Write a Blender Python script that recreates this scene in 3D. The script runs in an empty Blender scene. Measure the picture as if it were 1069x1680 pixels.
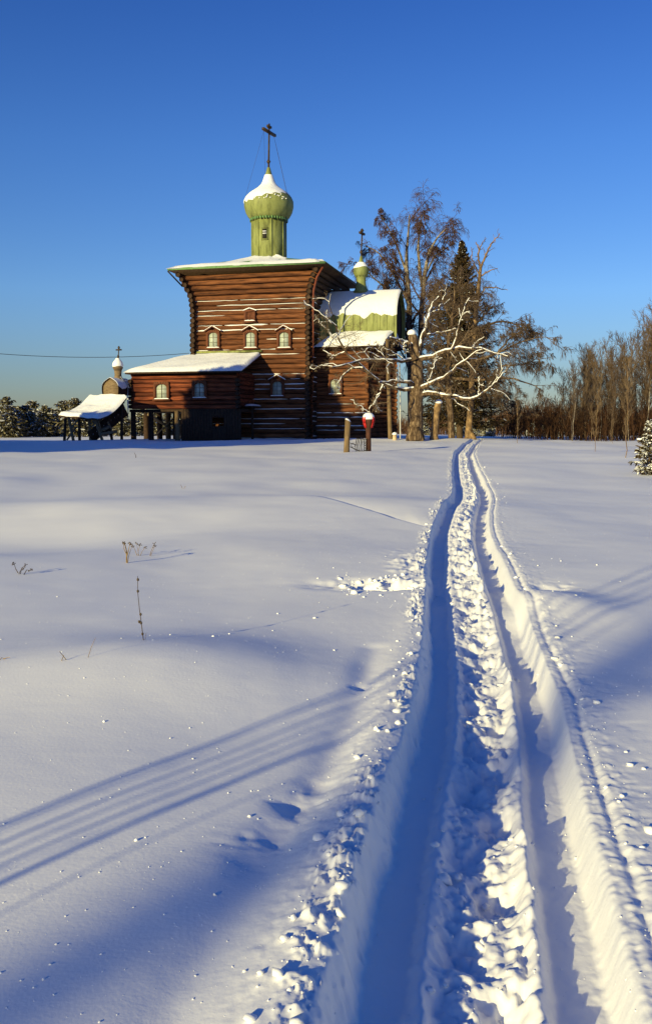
import bpy, math, random
import numpy as np
from mathutils import Matrix, Vector

# ------------------------------------------------------------------ camera, sky, sun, exposure
S = bpy.context.scene
COL = S.collection
PITCH = math.atan(140 / 1500)
EYE = 1.6
cd = bpy.data.cameras.new('camera'); cam = bpy.data.objects.new('camera', cd); COL.objects.link(cam)
cd.sensor_fit = 'VERTICAL'; cd.sensor_height = 24; cd.lens = 24 * 1500 / 1680
cd.clip_start = 0.1; cd.clip_end = 6000
cam.location = (0, 0, EYE); cam.rotation_euler = (math.pi / 2 - PITCH, 0, 0)
S.camera = cam

SUN_AZ = math.radians(38)          # light travels towards +x sin, +y cos
SUN_EL = math.radians(13)
Lh = np.array([math.sin(SUN_AZ), math.cos(SUN_AZ)])
w = bpy.data.worlds.new('World'); S.world = w; w.use_nodes = True
nt = w.node_tree; nt.nodes.clear()
sky = nt.nodes.new('ShaderNodeTexSky'); sky.sky_type = 'NISHITA'; sky.sun_disc = False
sky.sun_elevation = SUN_EL; sky.sun_rotation = math.radians(180) + SUN_AZ
sky.air_density = 1.0; sky.dust_density = 0.35; sky.ozone_density = 1.6; sky.altitude = 100
hsv = nt.nodes.new('ShaderNodeHueSaturation'); hsv.inputs['Saturation'].default_value = 1.14
bg = nt.nodes.new('ShaderNodeBackground'); bg.inputs['Strength'].default_value = 0.12
wo = nt.nodes.new('ShaderNodeOutputWorld')
tcw = nt.nodes.new('ShaderNodeTexCoord'); sep = nt.nodes.new('ShaderNodeSeparateXYZ'); nt.links.new(tcw.outputs['Generated'], sep.inputs[0])
rmp = nt.nodes.new('ShaderNodeValToRGB'); nt.links.new(sep.outputs['Z'], rmp.inputs['Fac'])   # deep polarised winter sky, dull at the horizon
_e = rmp.color_ramp.elements; _e[0].position = 0.0; _e[0].color = (.33, .38, .58, 1); _e[1].position = .52; _e[1].color = (.14, .34, .88, 1)
for _p, _c in ((.05, (.36, .45, .68)), (.14, (.42, .60, .96)), (.28, (.33, .55, 1.0))): _x = _e.new(_p); _x.color = (*_c, 1)
mxw = nt.nodes.new('ShaderNodeMix'); mxw.data_type = 'RGBA'; mxw.blend_type = 'MULTIPLY'; mxw.inputs['Factor'].default_value = 1
nt.links.new(sky.outputs[0], hsv.inputs['Color']); nt.links.new(hsv.outputs[0], mxw.inputs[6]); nt.links.new(rmp.outputs['Color'], mxw.inputs[7]); nt.links.new(mxw.outputs[2], bg.inputs['Color'])
nt.links.new(bg.outputs[0], wo.inputs['Surface'])
sd = bpy.data.lights.new('sun', 'SUN'); sd.energy = 5.0; sd.angle = math.radians(0.5); sd.color = (1.0, 0.865, 0.41)
so = bpy.data.objects.new('sun', sd); COL.objects.link(so)
so.rotation_euler = Vector((-Lh[0] * math.cos(SUN_EL), -Lh[1] * math.cos(SUN_EL), math.sin(SUN_EL))).to_track_quat('Z', 'Y').to_euler()
S.view_settings.view_transform = 'Standard'; S.view_settings.look = 'None'; S.view_settings.gamma = 1
S.view_settings.exposure = 0.30

rng = np.random.default_rng(7)
random.seed(7)

# ------------------------------------------------------------------ noise
def _hash(i, j, s):
    h = (i.astype(np.int64) * 374761393 + j.astype(np.int64) * 668265263 + s * 974634777) & 0x7fffffff
    h = ((h ^ (h >> 13)) * 1274126177) & 0x7fffffff
    h = h ^ (h >> 16)
    return (h & 0xffff) / 65535.0
def vn(x, y, s=0):
    x = np.asarray(x, float); y = np.asarray(y, float)
    i = np.floor(x); j = np.floor(y); fx = x - i; fy = y - j
    fx = fx * fx * fx * (fx * (fx * 6 - 15) + 10); fy = fy * fy * fy * (fy * (fy * 6 - 15) + 10)
    a = _hash(i, j, s); b = _hash(i + 1, j, s); c = _hash(i, j + 1, s); d = _hash(i + 1, j + 1, s)
    return (a + (b - a) * fx + (c - a) * fy + (a - b - c + d) * fx * fy) * 2 - 1
def fbm(x, y, s=0, o=4, g=.5):
    t = 0; a = 1; 
    for k in range(o):
        c_, s_ = math.cos(.65 * k), math.sin(.65 * k); t = t + a * vn((x * c_ - y * s_) * 2**k + 17 * k, (x * s_ + y * c_) * 2**k - 9 * k, s + k); a *= g
    return t
def sst(a, b, x):
    t = np.clip((np.asarray(x, float) - a) / (b - a), 0, 1); return t * t * (3 - 2 * t)

# ------------------------------------------------------------------ terrain shape
def prof(y):
    y = np.asarray(y, float)
    return .6 * sst(6, 58, y) - .15 * sst(60, 85, y) - .65 * sst(88, 150, y) - 1.2 * sst(170, 600, y)
def ray(px, py):
    xr = (px - 534.5) / 1500; yr = (840 - py) / 1500
    return np.array([xr, math.cos(PITCH) + yr * math.sin(PITCH), -math.sin(PITCH) + yr * math.cos(PITCH)])
def W(px, py, Y):
    """world point seen in the photograph at px,py and standing Y metres away"""
    d = ray(px, py); t = Y / d[1]
    return np.array([d[0] * t, Y, EYE + d[2] * t])
TR = [(1.6, .29), (0, .1), (-6, -.9)]
for py, l, r in [(1680,618,950),(1486,660,918),(1320,690,893),(1155,717,867),(1000,716,815),(950,718,799),(900,718,785),(865,732,787),(825,750,797),(775,743,778),(750,744,772),(735,760,785),(728,778,802)]:
    d = ray((l + r) / 2, py); y = 8.
    for _ in range(300):
        t = (prof(y) - .25 - EYE) / d[2]; y = .6 * y + .4 * min(t * d[1], 75)
    TR.append((y, d[0] * y / d[1]))
TR.sort(); TR.append((TR[-1][0] + 25, TR[-1][1] + 3.0)); TR.append((400, TR[-1][1] + 12))
_ty = np.array([a for a, b in TR]); _tx = np.array([b for a, b in TR])
_g = np.linspace(math.log(2.), math.log(420.), 900); _gx = np.interp(np.exp(_g) - 8, _ty, _tx)
_k = np.hanning(41); _k /= _k.sum(); _gx = np.convolve(np.pad(_gx, 20, 'edge'), _k, 'valid')
def xc(y): return np.interp(np.log(np.clip(np.asarray(y, float) + 8, 2., 420)), _g, _gx)

def seg_dist(x, y, pts):
    best = np.full(np.shape(x), 1e9)
    for (x0, y0), (x1, y1) in zip(pts[:-1], pts[1:]):
        dx, dy = x1 - x0, y1 - y0; t = np.clip(((x - x0) * dx + (y - y0) * dy) / (dx * dx + dy * dy), 0, 1)
        best = np.minimum(best, np.hypot(x - x0 - t * dx, y - y0 - t * dy))
    return best
def gauss(x, y, cx, cy, rx, ry, rot, a):
    c, s = math.cos(rot), math.sin(rot); u = (x - cx) * c + (y - cy) * s; v = -(x - cx) * s + (y - cy) * c
    return a * np.exp(-(u / rx)**2 - (v / ry)**2)
def macro(x, y):
    x = np.asarray(x, float); y = np.asarray(y, float)
    z = prof(y)
    far = sst(60, 110, np.hypot(x, y))
    z = z + .085 * fbm(x / 5.5 + 3, y / 7.5, 3, 3) * sst(4, 14, y) * (1 - far)
    z = z + .034 * fbm(x / 2.1 + 40, y / 2.6 + 8, 9, 1) * (1 - far)
    z = z + .3 * fbm(x / 40, y / 40, 5, 2) * far
    z = z + gauss(x, y, 5.6, 62.5, 7, 2.2, 0, .2)
    z = z + gauss(x, y, -1.05, 5.95, 1.25, .85, .3, .15) + gauss(x, y, .05, 6.5, .7, .8, 0, -.045)
    z = z + gauss(x, y, 2.0, 8.0, .45, .55, .5, .11) + gauss(x, y, 2.0, 5.1, .55, .5, 0, .06)
    z = z + gauss(x, y, -4.6, 13.5, 2.6, 1.8, 0, -.16) + gauss(x, y, -3.2, 17.5, 4.0, 1.6, .2, .14)
    z = z + gauss(x, y, 1.0, 18, 3.0, 1.7, -.3, .12)
    return z
OLD = [(.35, 6.6), (.2, 5.4), (0, 4.2), (-.25, 3.1), (-.42, 2.4), (-.6, 1.2)]
SKI = [(-3.5, 22), (-1.4, 20), (0, 17.9), (.9, 15.8), (1.5, 14.1)]
PITS = [(-.14, 3.78, .08, .024), (-.2, 3.47, .085, .022), (-.02, 4.0, .08, .015), (-.28, 3.25, .10, .012),
        (2.16, 8.75, .16, .05), (.22, 5.6, .05, .03)]
def height(x, y):
    x = np.asarray(x, float); y = np.asarray(y, float)
    z = macro(x, y)
    near = 1 - sst(25, 60, y)
    z = z + near * (.003 * fbm(x * 2.1, y * 1.8, 21, 2) + .0005 * fbm(x * 18, y * 14, 31, 2))
    z = z - .02 * np.exp(-(seg_dist(x, y, OLD) / .10)**2) * (1 + .3 * vn(x * 3, y * 2, 50))
    dS = seg_dist(x, y, SKI); ysk = np.interp(x, [p[0] for p in SKI], [p[1] for p in SKI]); dn = (y - ysk) * .5; z = z - .075 * np.where(dn > 0, np.exp(-np.clip(dn, 0, 50) / .55), np.exp(-(dn / .035)**2)) * sst(-2.5, .3, x) * (1 - sst(1.3, 1.7, x)) * (dn < 4)
    for cx, cy, r, a in PITS:
        d = np.hypot(x - cx, (y - cy) * .9) / r; z = z - a * np.exp(-(d * (1 + .3 * fbm(x * 9, y * 9, 3, 3)))**2)
    # the sledge trail
    dx = (xc(y + .05) - xc(y - .05)) / .1
    s = (x - xc(y)) / np.sqrt(1 + dx * dx); t = y
    m = np.abs(s) < 1.6
    if np.any(m):
        sm, tm, xm = s[m], t[m], x[m]
        sm = sm + np.where(sm < 0, .009, np.where(sm < .25, .004, 0.)) * fbm(sm * 17 + 5, tm * 17, 61, 3, .65)
        el = -.405 + .02 * fbm(tm * 1.7, xm * 0 + 3, 60, 3, .6)
        er = .395 + .012 * fbm(tm * 1.3, xm * 0 + 9, 64, 2, .5)
        inn = sst(0, .06, sm - el) * (1 - sst(-.035, .06, sm - er))
        dep = .105 * inn + .018 * (1 - sst(.0, .22, sm - er - .02)) * (1 - inn) * sst(0, .02, sm)
        wob = .012 * vn(tm * .8, tm * 0, 70)
        for s0 in (-.305, .305):
            dd = np.abs(sm - s0 - wob); dep = dep + .065 * (1 - sst(.075, .135, dd))
        dep = dep + .012 * np.exp(-((sm + .18 - wob) / .02)**2)
        cm = np.exp(-(np.abs(sm - wob + .0) / .155)**6)
        lump = np.minimum(.8 * fbm(sm * 5.5, tm * 3.4, 80, 5, .58), .32 + .25 * vn(sm * 25, tm * 18, 83))
        rid = np.abs(vn(sm * 9 + 4, tm * 6.5, 86))
        step = np.abs(((tm / .34) % 1) - .5) * 2; side = np.where(np.floor(tm / .34) % 2 == 0, -.07, .07)
        foot = np.exp(-((sm - side) / .075)**4) * np.exp(-(np.abs(step - .0) / .62)**4)
        dep = dep - cm * (.012 + .04 * lump - .02 * rid - .075 * (1 - sst(4, 11, tm)) + .04 * sst(8, 16, tm)) + cm * .045 * foot - (.035 + .02 * sst(4, 9, tm)) * np.exp(-((sm - .13 - .05 * vn(tm * 2.2, tm * 0, 99)) / .045)**2) * np.clip(.5 + 1.2 * fbm(tm * 5, sm * 8, 98, 3, .6), 0, 1.4) * (1 + .5 * vn(tm * 3, tm * 0, 88))
        # clumps thrown over both banks
        bl = np.exp(-((sm - el + .07) / .075)**2) * np.clip(fbm(sm * 15, tm * 12, 90, 4, .65) + .1, 0, 2)
        br = np.exp(-((sm - er - .18) / .06)**2) * np.clip(fbm(sm * 12, tm * 13, 94, 3, .7) + .2, 0, 2)
        dep = dep - .026 * bl * np.clip(.75 + .9 * fbm(tm * 1.1, tm * 0, 150, 2), .1, 1.4) - .007 * br - .036 * np.exp(-((sm + .52) / .13)**2) * (1 - sst(4, 9, tm)) - .0035 * fbm(sm * 26, tm * 24, 140, 2, .6) * np.exp(-((sm - er - .06) / .12)**2)
        dep = dep + .014 * np.exp(-((sm - er - .13) / .02)**2)
        dep = dep + .010 * fbm(sm * 24, tm * 20, 97, 3, .6) * (1 - sst(.42, .72, np.abs(sm))) * (.12 + cm) + .004 * np.clip(fbm(sm * 14, tm * 14, 130, 3, .5), 0, 1) * sst(er + .03, er + .08, sm) * (1 - sst(.7, .95, sm))
        z[m] -= dep * (1 - .35 * sst(30, 60, tm)) * (1 - sst(66, 90, tm))
    # somebody stepped off the trail here
    q = gauss(x, y, xc(9.1) - .85, 9.15, .5, .2, 0, 1)
    z = z + q * (-.075 + .085 * fbm(x * 5, y * 5, 110, 3, .6))
    q = gauss(x, y, xc(10.2) - .6, 10.2, .22, .9, 0, 1)
    z = z + q * (.03 * np.clip(fbm(x * 7, y * 6, 120, 3, .6), -.3, 2))
    return z
def gz(x, y): return float(height(np.array([x]), np.array([y]))[0])
def mz(x, y): return float(macro(np.array([x]), np.array([y]))[0])
def G(px, py, ymax=140):
    """point of the ground seen at px,py"""
    d = ray(px, py); y = 3.; 
    while y < ymax:
        t = y / d[1]
        if EYE + d[2] * t <= mz(d[0] * t, y): break
        y *= 1.004
    x = d[0] * y / d[1]; return np.array([x, y, mz(x, y)])

# ------------------------------------------------------------------ mesh helpers
def tag(o, label=None, cat=None, group=None, kind=None):
    if label: o['label'] = label
    if cat: o['category'] = cat
    if group: o['group'] = group
    if kind: o['kind'] = kind
    return o
def empty(name, loc, rz=0):
    o = bpy.data.objects.new(name, None); COL.objects.link(o); o.location = tuple(float(v) for v in loc); o.rotation_euler = (0, 0, rz)
    o.empty_display_size = .2
    return o
class MB:
    def __init__(s): s.v = []; s.f = []; s.n = 0; s.t = []
    def add(s, v, f, tint=.5):
        v = np.asarray(v, float).reshape(-1, 3); s.v.append(v); s.f += [(np.asarray(q, int) + s.n) for q in f] if not isinstance(f, np.ndarray) else [f + s.n]
        s.t.append(np.broadcast_to(np.asarray(tint, float), (len(v),))); s.n += len(v); return s
    def box(s, c, sx, sy, sz, rz=0, tint=.5):
        a = np.array([[x, y, z] for x in (-.5, .5) for y in (-.5, .5) for z in (-.5, .5)]) * (sx, sy, sz)
        R = np.array([[math.cos(rz), -math.sin(rz), 0], [math.sin(rz), math.cos(rz), 0], [0, 0, 1]])
        return s.add(a @ R.T + np.asarray(c), [(0,1,3,2),(4,6,7,5),(0,4,5,1),(2,3,7,6),(0,2,6,4),(1,5,7,3)], tint)
    def beam(s, a, b, wd, ht, tint=.5):
        a = np.asarray(a, float); b = np.asarray(b, float); d = b - a; d /= np.linalg.norm(d)
        r = np.cross(d, (0, 0, 1.)); r = r / np.linalg.norm(r) if np.linalg.norm(r) > 1e-3 else np.array([1., 0, 0]); u = np.cross(r, d)
        vs = [p + r * i * wd / 2 + u * j * ht / 2 for p in (a, b) for i in (-1, 1) for j in (-1, 1)]
        return s.add(vs, [(0,1,3,2),(4,6,7,5),(0,4,5,1),(2,3,7,6),(0,2,6,4),(1,5,7,3)], tint)
    def poly(s, pts, ny):            # closed prism: pts outline, ny = extrusion vector
        p = np.asarray(pts, float); n = len(p); q = p + np.asarray(ny, float)
        return s.add(np.vstack([p, q]), [tuple(range(n))[::-1], tuple(range(n, 2 * n))] + [(i, (i + 1) % n, n + (i + 1) % n, n + i) for i in range(n)])
    def grid(s, P, tint=.5):         # P (n,m,3)
        n, m = P.shape[:2]; i = np.arange(n * m).reshape(n, m)
        f = np.stack([i[:-1, :-1], i[1:, :-1], i[1:, 1:], i[:-1, 1:]], -1).reshape(-1, 4)
        return s.add(P.reshape(-1, 3), f, tint)
    def tubes(s, P, R, sides=6, cap=True, tint=.5):
        P = np.asarray(P, float); R = np.asarray(R, float)
        if P.ndim == 2: P = P[None]; R = R[None]
        K, n, _ = P.shape
        T = np.gradient(P, axis=1); T /= np.linalg.norm(T, axis=2, keepdims=True) + 1e-9
        ref = np.where(np.abs(T[:, :1, 2:3]) > .8, np.array([1., 0, 0]), np.array([0, 0, 1.]))
        ref = np.broadcast_to(ref, T.shape)
        A = np.cross(T, ref); A /= np.linalg.norm(A, axis=2, keepdims=True) + 1e-9; B = np.cross(T, A)
        th = np.arange(sides) / sides * 2 * math.pi
        V = P[:, :, None] + R[:, :, None, None] * (A[:, :, None] * np.cos(th)[:, None] + B[:, :, None] * np.sin(th)[:, None])
        idx = np.arange(K * n * sides).reshape(K, n, sides); nx = np.roll(idx, -1, 2)
        f = np.stack([idx[:, :-1], nx[:, :-1], nx[:, 1:], idx[:, 1:]], -1).reshape(-1, 4)
        tt = np.broadcast_to(np.asarray(tint, float).reshape(-1, 1, 1), (K, n, sides)).reshape(-1) if np.ndim(tint) else tint
        s.add(V.reshape(-1, 3), f, tt)
        if cap and sides > 3:
            s.f += [tuple(idx[k, 0]) for k in range(K)] if False else [np.asarray(idx[k, 0] + s.n - K * n * sides) for k in range(K)]
            s.f += [np.asarray(idx[k, -1][::-1] + s.n - K * n * sides) for k in range(K)]
        return s
    def lathe(s, c, pr, n=12, rot=0, tint=.5, cap=True):   # pr [(r,z)]
        th = np.arange(n) / n * 2 * math.pi + rot; c = np.asarray(c, float)
        V = np.array([[c[0] + r * math.cos(t), c[1] + r * math.sin(t), c[2] + z] for r, z in pr for t in th])
        f = [(k * n + i, k * n + (i + 1) % n, (k + 1) * n + (i + 1) % n, (k + 1) * n + i) for k in range(len(pr) - 1) for i in range(n)]
        if cap: f += [tuple(range(n))[::-1], tuple(range((len(pr) - 1) * n, len(pr) * n))]
        return s.add(V, f, tint)
    def build(s, name, m, parent=None, smooth=False, offset=(0, 0, 0)):
        me = bpy.data.meshes.new(name); v = np.vstack(s.v) - np.asarray(offset, float)
        fl = []; ls = []
        for q in s.f:
            q = np.asarray(q)
            if q.ndim == 2: fl.append(q.reshape(-1)); ls.append(np.full(len(q), q.shape[1]))
            else: fl.append(q); ls.append(np.array([len(q)]))
        fl = np.concatenate(fl).astype(np.int32); ls = np.concatenate(ls).astype(np.int32)
        me.vertices.add(len(v)); me.vertices.foreach_set('co', v.astype(np.float32).ravel())
        me.loops.add(len(fl)); me.loops.foreach_set('vertex_index', fl)
        me.polygons.add(len(ls)); me.polygons.foreach_set('loop_start', np.concatenate([[0], np.cumsum(ls)[:-1]]).astype(np.int32))
        me.polygons.foreach_set('loop_total', ls)
        if smooth: me.polygons.foreach_set('use_smooth', np.ones(len(ls), bool))
        me.update(calc_edges=True)
        a = me.attributes.new('tint', 'FLOAT', 'POINT'); a.data.foreach_set('value', np.concatenate(s.t).astype(np.float32))
        me.materials.append(m)
        o = bpy.data.objects.new(name, me); COL.objects.link(o)
        if parent is not None: o.parent = parent
        return o
def copy_tree(o, parent=None):
    c = o.copy(); COL.objects.link(c); c.parent = parent
    for ch in o.children: copy_tree(ch, c)
    return c

def snow_sheet(mb, p00, p10, p11, p01, th, nu=24, nv=16, seed=0, rag=.0, curve=None):
    """a snow cover on a roof slope: rounded edges, uneven thickness; p00-p10 is the eave"""
    p00, p10, p11, p01 = [np.asarray(p, float) for p in (p00, p10, p11, p01)]
    u = np.linspace(0, 1, nu); v = np.linspace(0, 1, nv)
    U, V = np.meshgrid(u, v, indexing='ij')
    P = (p00 * (1 - U)[..., None] + p10 * U[..., None]) * (1 - V)[..., None] + (p01 * (1 - U)[..., None] + p11 * U[..., None]) * V[..., None]
    if curve is not None: P[..., 2] += curve(U, V)
    e = np.minimum(np.minimum(U, 1 - U) * nu / 1.6, V * nv / 1.6); e = np.clip(e, 0, 1)**.45
    if rag:                       # ragged eave line
        d = p01 - p00; off = (np.clip(fbm(U * 7 + seed, V * 0, seed, 3), -1, 1)) * rag * (1 - V)**6
        P = P + off[..., None] * d / np.linalg.norm(d)
    top = P.copy(); top[..., 2] += th * e * (1 + .22 * fbm(U * 5 + seed * 3, V * 4, seed, 3))
    mb.grid(top); lo = P.copy(); lo[..., 2] -= .004; mb.grid(lo[::-1])
    for a, b in ((top[0], lo[0]), (lo[-1], top[-1]), (lo[:, 0], top[:, 0]), (top[:, -1], lo[:, -1])):
        mb.grid(np.stack([a, b]))
    return mb

# ------------------------------------------------------------------ materials
def mat(name, c1, c2=None, rough=.85, scale=3., stretch=(1, 1, 1), bump=0., bscale=None, tint=None, spec=.2, detail=6, sss=0, c3=None):
    m = bpy.data.materials.new(name); m.use_nodes = True; t = m.node_tree; b = t.nodes['Principled BSDF']
    b.inputs['Roughness'].default_value = rough; b.inputs['Specular IOR Level'].default_value = spec
    if sss: b.inputs['Subsurface Weight'].default_value = sss; b.inputs['Subsurface Radius'].default_value = (.02, .03, .05); b.inputs['Subsurface Scale'].default_value = .6
    tc = t.nodes.new('ShaderNodeTexCoord'); mp = t.nodes.new('ShaderNodeMapping'); mp.inputs['Scale'].default_value = stretch
    t.links.new(tc.outputs['Object'], mp.inputs['Vector'])
    n = t.nodes.new('ShaderNodeTexNoise'); n.inputs['Scale'].default_value = scale; n.inputs['Detail'].default_value = detail; n.inputs['Roughness'].default_value = .65
    t.links.new(mp.outputs[0], n.inputs['Vector'])
    cr = t.nodes.new('ShaderNodeValToRGB'); cr.color_ramp.elements[0].position = .32; cr.color_ramp.elements[1].position = .68
    cr.color_ramp.elements[0].color = (*c1, 1); cr.color_ramp.elements[1].color = (*(c2 or c1), 1)
    if c3: e = cr.color_ramp.elements.new(.5); e.color = (*c3, 1)
    t.links.new(n.outputs['Fac'], cr.inputs['Fac']); out = cr.outputs['Color']
    if tint:
        at = t.nodes.new('ShaderNodeAttribute'); at.attribute_name = 'tint'
        r2 = t.nodes.new('ShaderNodeValToRGB'); r2.color_ramp.elements[0].color = (*tint[0], 1); r2.color_ramp.elements[1].color = (*tint[1], 1)
        t.links.new(at.outputs['Fac'], r2.inputs['Fac'])
        mx = t.nodes.new('ShaderNodeMix'); mx.data_type = 'RGBA'; mx.blend_type = 'MULTIPLY'; mx.inputs['Factor'].default_value = 1
        t.links.new(out, mx.inputs[6]); t.links.new(r2.outputs['Color'], mx.inputs[7]); out = mx.outputs[2]
    t.links.new(out, b.inputs['Base Color'])
    if bump:
        n2 = t.nodes.new('ShaderNodeTexNoise'); n2.inputs['Scale'].default_value = bscale or scale * 3; n2.inputs['Detail'].default_value = 5
        t.links.new(mp.outputs[0], n2.inputs['Vector'])
        bp = t.nodes.new('ShaderNodeBump'); bp.inputs['Strength'].default_value = 1; bp.inputs['Distance'].default_value = bump
        t.links.new(n2.outputs['Fac'], bp.inputs['Height']); t.links.new(bp.outputs[0], b.inputs['Normal'])
    return m
M = {}
M['snow'] = mat('snow_field', (.88, .87, .86), (.91, .90, .89), rough=.6, scale=.7, bump=.0011, bscale=60, spec=.25)
M['roofsnow'] = mat('roof_snow', (.80, .80, .82), (.87, .87, .88), rough=.7, scale=.8, bump=.03, bscale=5)
M['log'] = mat('weathered_log', (.032, .012, .007), (.28, .108, .042), scale=2.2, stretch=(.35, 1, 5), bump=.02, bscale=5, tint=((.45, .42, .42), (1.15, 1.12, 1.1)), c3=(.16, .060, .024))
M['redlog'] = mat('reddish_log', (.035, .011, .006), (.34, .098, .036), scale=2.0, stretch=(.35, 1, 5), bump=.02, bscale=5, tint=((.35, .33, .33), (1.15, 1.1, 1.1)), c3=(.17, .045, .02))
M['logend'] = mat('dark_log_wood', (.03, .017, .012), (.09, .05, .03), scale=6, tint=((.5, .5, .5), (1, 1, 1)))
M['frame'] = mat('brown_window_frame', (.10, .035, .018), (.17, .06, .03), scale=6)
M['plank'] = mat('grey_planks', (.12, .08, .045), (.27, .19, .11), scale=3, stretch=(1, 1, 4))
M['post'] = mat('grey_post_wood', (.10, .065, .035), (.24, .16, .085), scale=5, stretch=(3, 3, .5), bump=.01)
M['darkwood'] = mat('dark_wood', (.025, .015, .01), (.06, .035, .022), scale=5)
M['pane'] = mat('window_pane', (.33, .37, .32), (.46, .50, .43), rough=.25, scale=4, spec=.5)
M['muntin'] = mat('muntin_paint', (.16, .15, .12), rough=.6)
M['green'] = mat('green_roof_paint', (.12, .13, .040), (.31, .335, .11), rough=.6, scale=1.6, stretch=(1.6, 1, .45), c3=(.23, .255, .080), spec=.3, tint=((.8, .8, .8), (1.05, 1.05, 1.05)))
M['greenb'] = mat('green_board_paint', (.09, .19, .07), (.15, .27, .10), rough=.6, scale=3)
M['cross'] = mat('dark_bronze', (.035, .022, .012), (.07, .045, .025), rough=.5, scale=5)
M['pipe'] = mat('rusty_pipe', (.12, .03, .02), (.22, .06, .03), rough=.6, scale=4)
M['tinpipe'] = mat('tin_pipe', (.45, .45, .44), (.6, .6, .6), rough=.5, scale=4)
M['oldbark'] = mat('old_bark', (.02, .013, .008), (.30, .21, .13), scale=3.2, stretch=(2.2, 2.2, .8), bump=.07, bscale=7, c3=(.10, .062, .036))
M['bark'] = mat('pale_bark', (.13, .085, .05), (.42, .33, .22), scale=3, stretch=(1.5, 1.5, .5), bump=.02)
M['warmbark'] = mat('peeled_bark', (.05, .03, .018), (.42, .27, .13), scale=2.6, stretch=(1.5, 1.5, .8), bump=.03, c3=(.20, .125, .065))
M['birch'] = mat('birch_bark', (.03, .022, .018), (.34, .28, .22), scale=2.2, stretch=(1, 1, 2), bump=.01)
M['twig'] = mat('birch_twigs', (.060, .030, .020), (.12, .065, .042), scale=.6, rough=.8)
M['twigb'] = mat('pale_twigs', (.10, .065, .04), (.21, .145, .09), scale=.6, rough=.8)
M['twigm'] = mat('grey_brown_twigs', (.07, .045, .03), (.15, .10, .065), scale=.5, rough=.8)
M['brush'] = mat('brown_brush', (.085, .040, .020), (.19, .10, .05), scale=.25, rough=.9, tint=((.5, .5, .5), (1.3, 1.3, 1.3)))
M['darkbrush'] = mat('dark_brown_brush', (.035, .018, .010), (.10, .045, .02), scale=.3, rough=.9, tint=((.5, .5, .5), (1.3, 1.3, 1.3)))
M['needle'] = mat('spruce_needles', (.022, .020, .009), (.10, .062, .028), scale=.8, rough=.8, tint=((.6, .6, .6), (1.25, 1.2, 1.1)))
M['pineneedle'] = mat('pine_needles', (.07, .065, .03), (.19, .15, .08), scale=1.2, rough=.8, tint=((.6, .6, .6), (1.2, 1.2, 1.2)))
M['trunk'] = mat('spruce_bark', (.05, .03, .02), (.12, .08, .05), scale=4)
M['branchsnow'] = mat('branch_snow', (.84, .84, .86), (.9, .9, .9), rough=.7, scale=2)
M['frost'] = mat('frost', (.42, .42, .40), (.7, .7, .68), rough=.7, scale=2)
M['weed'] = mat('dry_weed_stalk', (.16, .10, .045), (.34, .23, .11), scale=30, rough=.8)
M['weedd'] = mat('dark_weed_stalk', (.05, .035, .025), (.11, .075, .05), scale=30, rough=.8)
M['iron'] = mat('black_iron', (.012, .012, .012), (.03, .025, .02), rough=.5, scale=8)
M['red'] = mat('red_paint', (.33, .010, .010), (.50, .02, .016), rough=.5, scale=6)
M['redwood'] = mat('red_brown_wood', (.03, .014, .010), (.10, .040, .026), scale=4, stretch=(3, 3, .6))
M['cut'] = mat('cut_wood', (.45, .33, .2), (.6, .45, .3), scale=9)
M['wire'] = mat('cable_rubber', (.02, .02, .025), rough=.6)

# snow field: fine wind grain
# ------------------------------------------------------------------ ground
def axis(vals): return np.array(sorted(set(np.round(vals, 5))))
ys = [1.1]
while ys[-1] < 95: ys.append(ys[-1] + max(.009, .0034 * ys[-1]))
yn = [1.1 - .05 * 1.16**k * k for k in range(1, 34)]
yf = [95 * 1.05**k for k in range(1, 66)]
ys = axis(list(ys) + [v for v in yn if v > -300] + yf)
ss = list(np.arange(-.32, .32, .0085)) + list(np.arange(.32, .66, .0048)) + list(-np.arange(.32, .66, .0048)) + list(np.arange(.66, .82, .011)) + list(-np.arange(.66, .82, .011)); a = .82; st = .0135
while a < 60: a += st; ss += [a, -a]; st *= 1.028; st = min(st, 1.2) if a < 30 else st
while a < 3000: a += st; st *= 1.25; ss += [a, -a]
ss = axis(ss)
Y, Sg = np.meshgrid(ys, ss, indexing='ij'); X = Sg + xc(np.clip(Y, -6, 100))
Z = height(X, Y); g = MB(); g.grid(np.stack([X, Y, Z], -1)[:, ::-1])
ground = g.build('snow_ground', M['snow'], smooth=True); tag(ground, 'rolling snow field crossed by a deep twin rut trail', None, kind='structure')

# crumbs of snow thrown up along the trail, tiny ones added as sparkle
def clumps(n, fn, rmin, rmax, seed):
    r = np.random.default_rng(seed); mb = MB()
    ico = np.array([[0,0,1],[.894,0,.447],[.276,.851,.447],[-.724,.526,.447],[-.724,-.526,.447],[.276,-.851,.447],[.724,.526,-.447],[-.276,.851,-.447],[-.894,0,-.447],[-.276,-.851,-.447],[.724,-.526,-.447],[0,0,-1]])
    F = np.array([[0,1,2],[0,2,3],[0,3,4],[0,4,5],[0,5,1],[1,6,2],[2,7,3],[3,8,4],[4,9,5],[5,10,1],[2,6,7],[3,7,8],[4,8,9],[5,9,10],[1,10,6],[11,7,6],[11,8,7],[11,9,8],[11,10,9],[11,6,10]])
    x, y = fn(r, n); z = height(x, y); R = rmin + (rmax - rmin) * r.random(n)**5
    V = ico[None] * R[:, None, None] * (1 + .35 * r.standard_normal((n, 12, 1))) * np.array([1.1, 1.1, .7])
    V = V + np.stack([x, y, z + R * .25], -1)[:, None]
    f = (F[None] + (np.arange(n) * 12)[:, None, None]).reshape(-1, 3); mb.add(V.reshape(-1, 3), f); return mb
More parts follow.
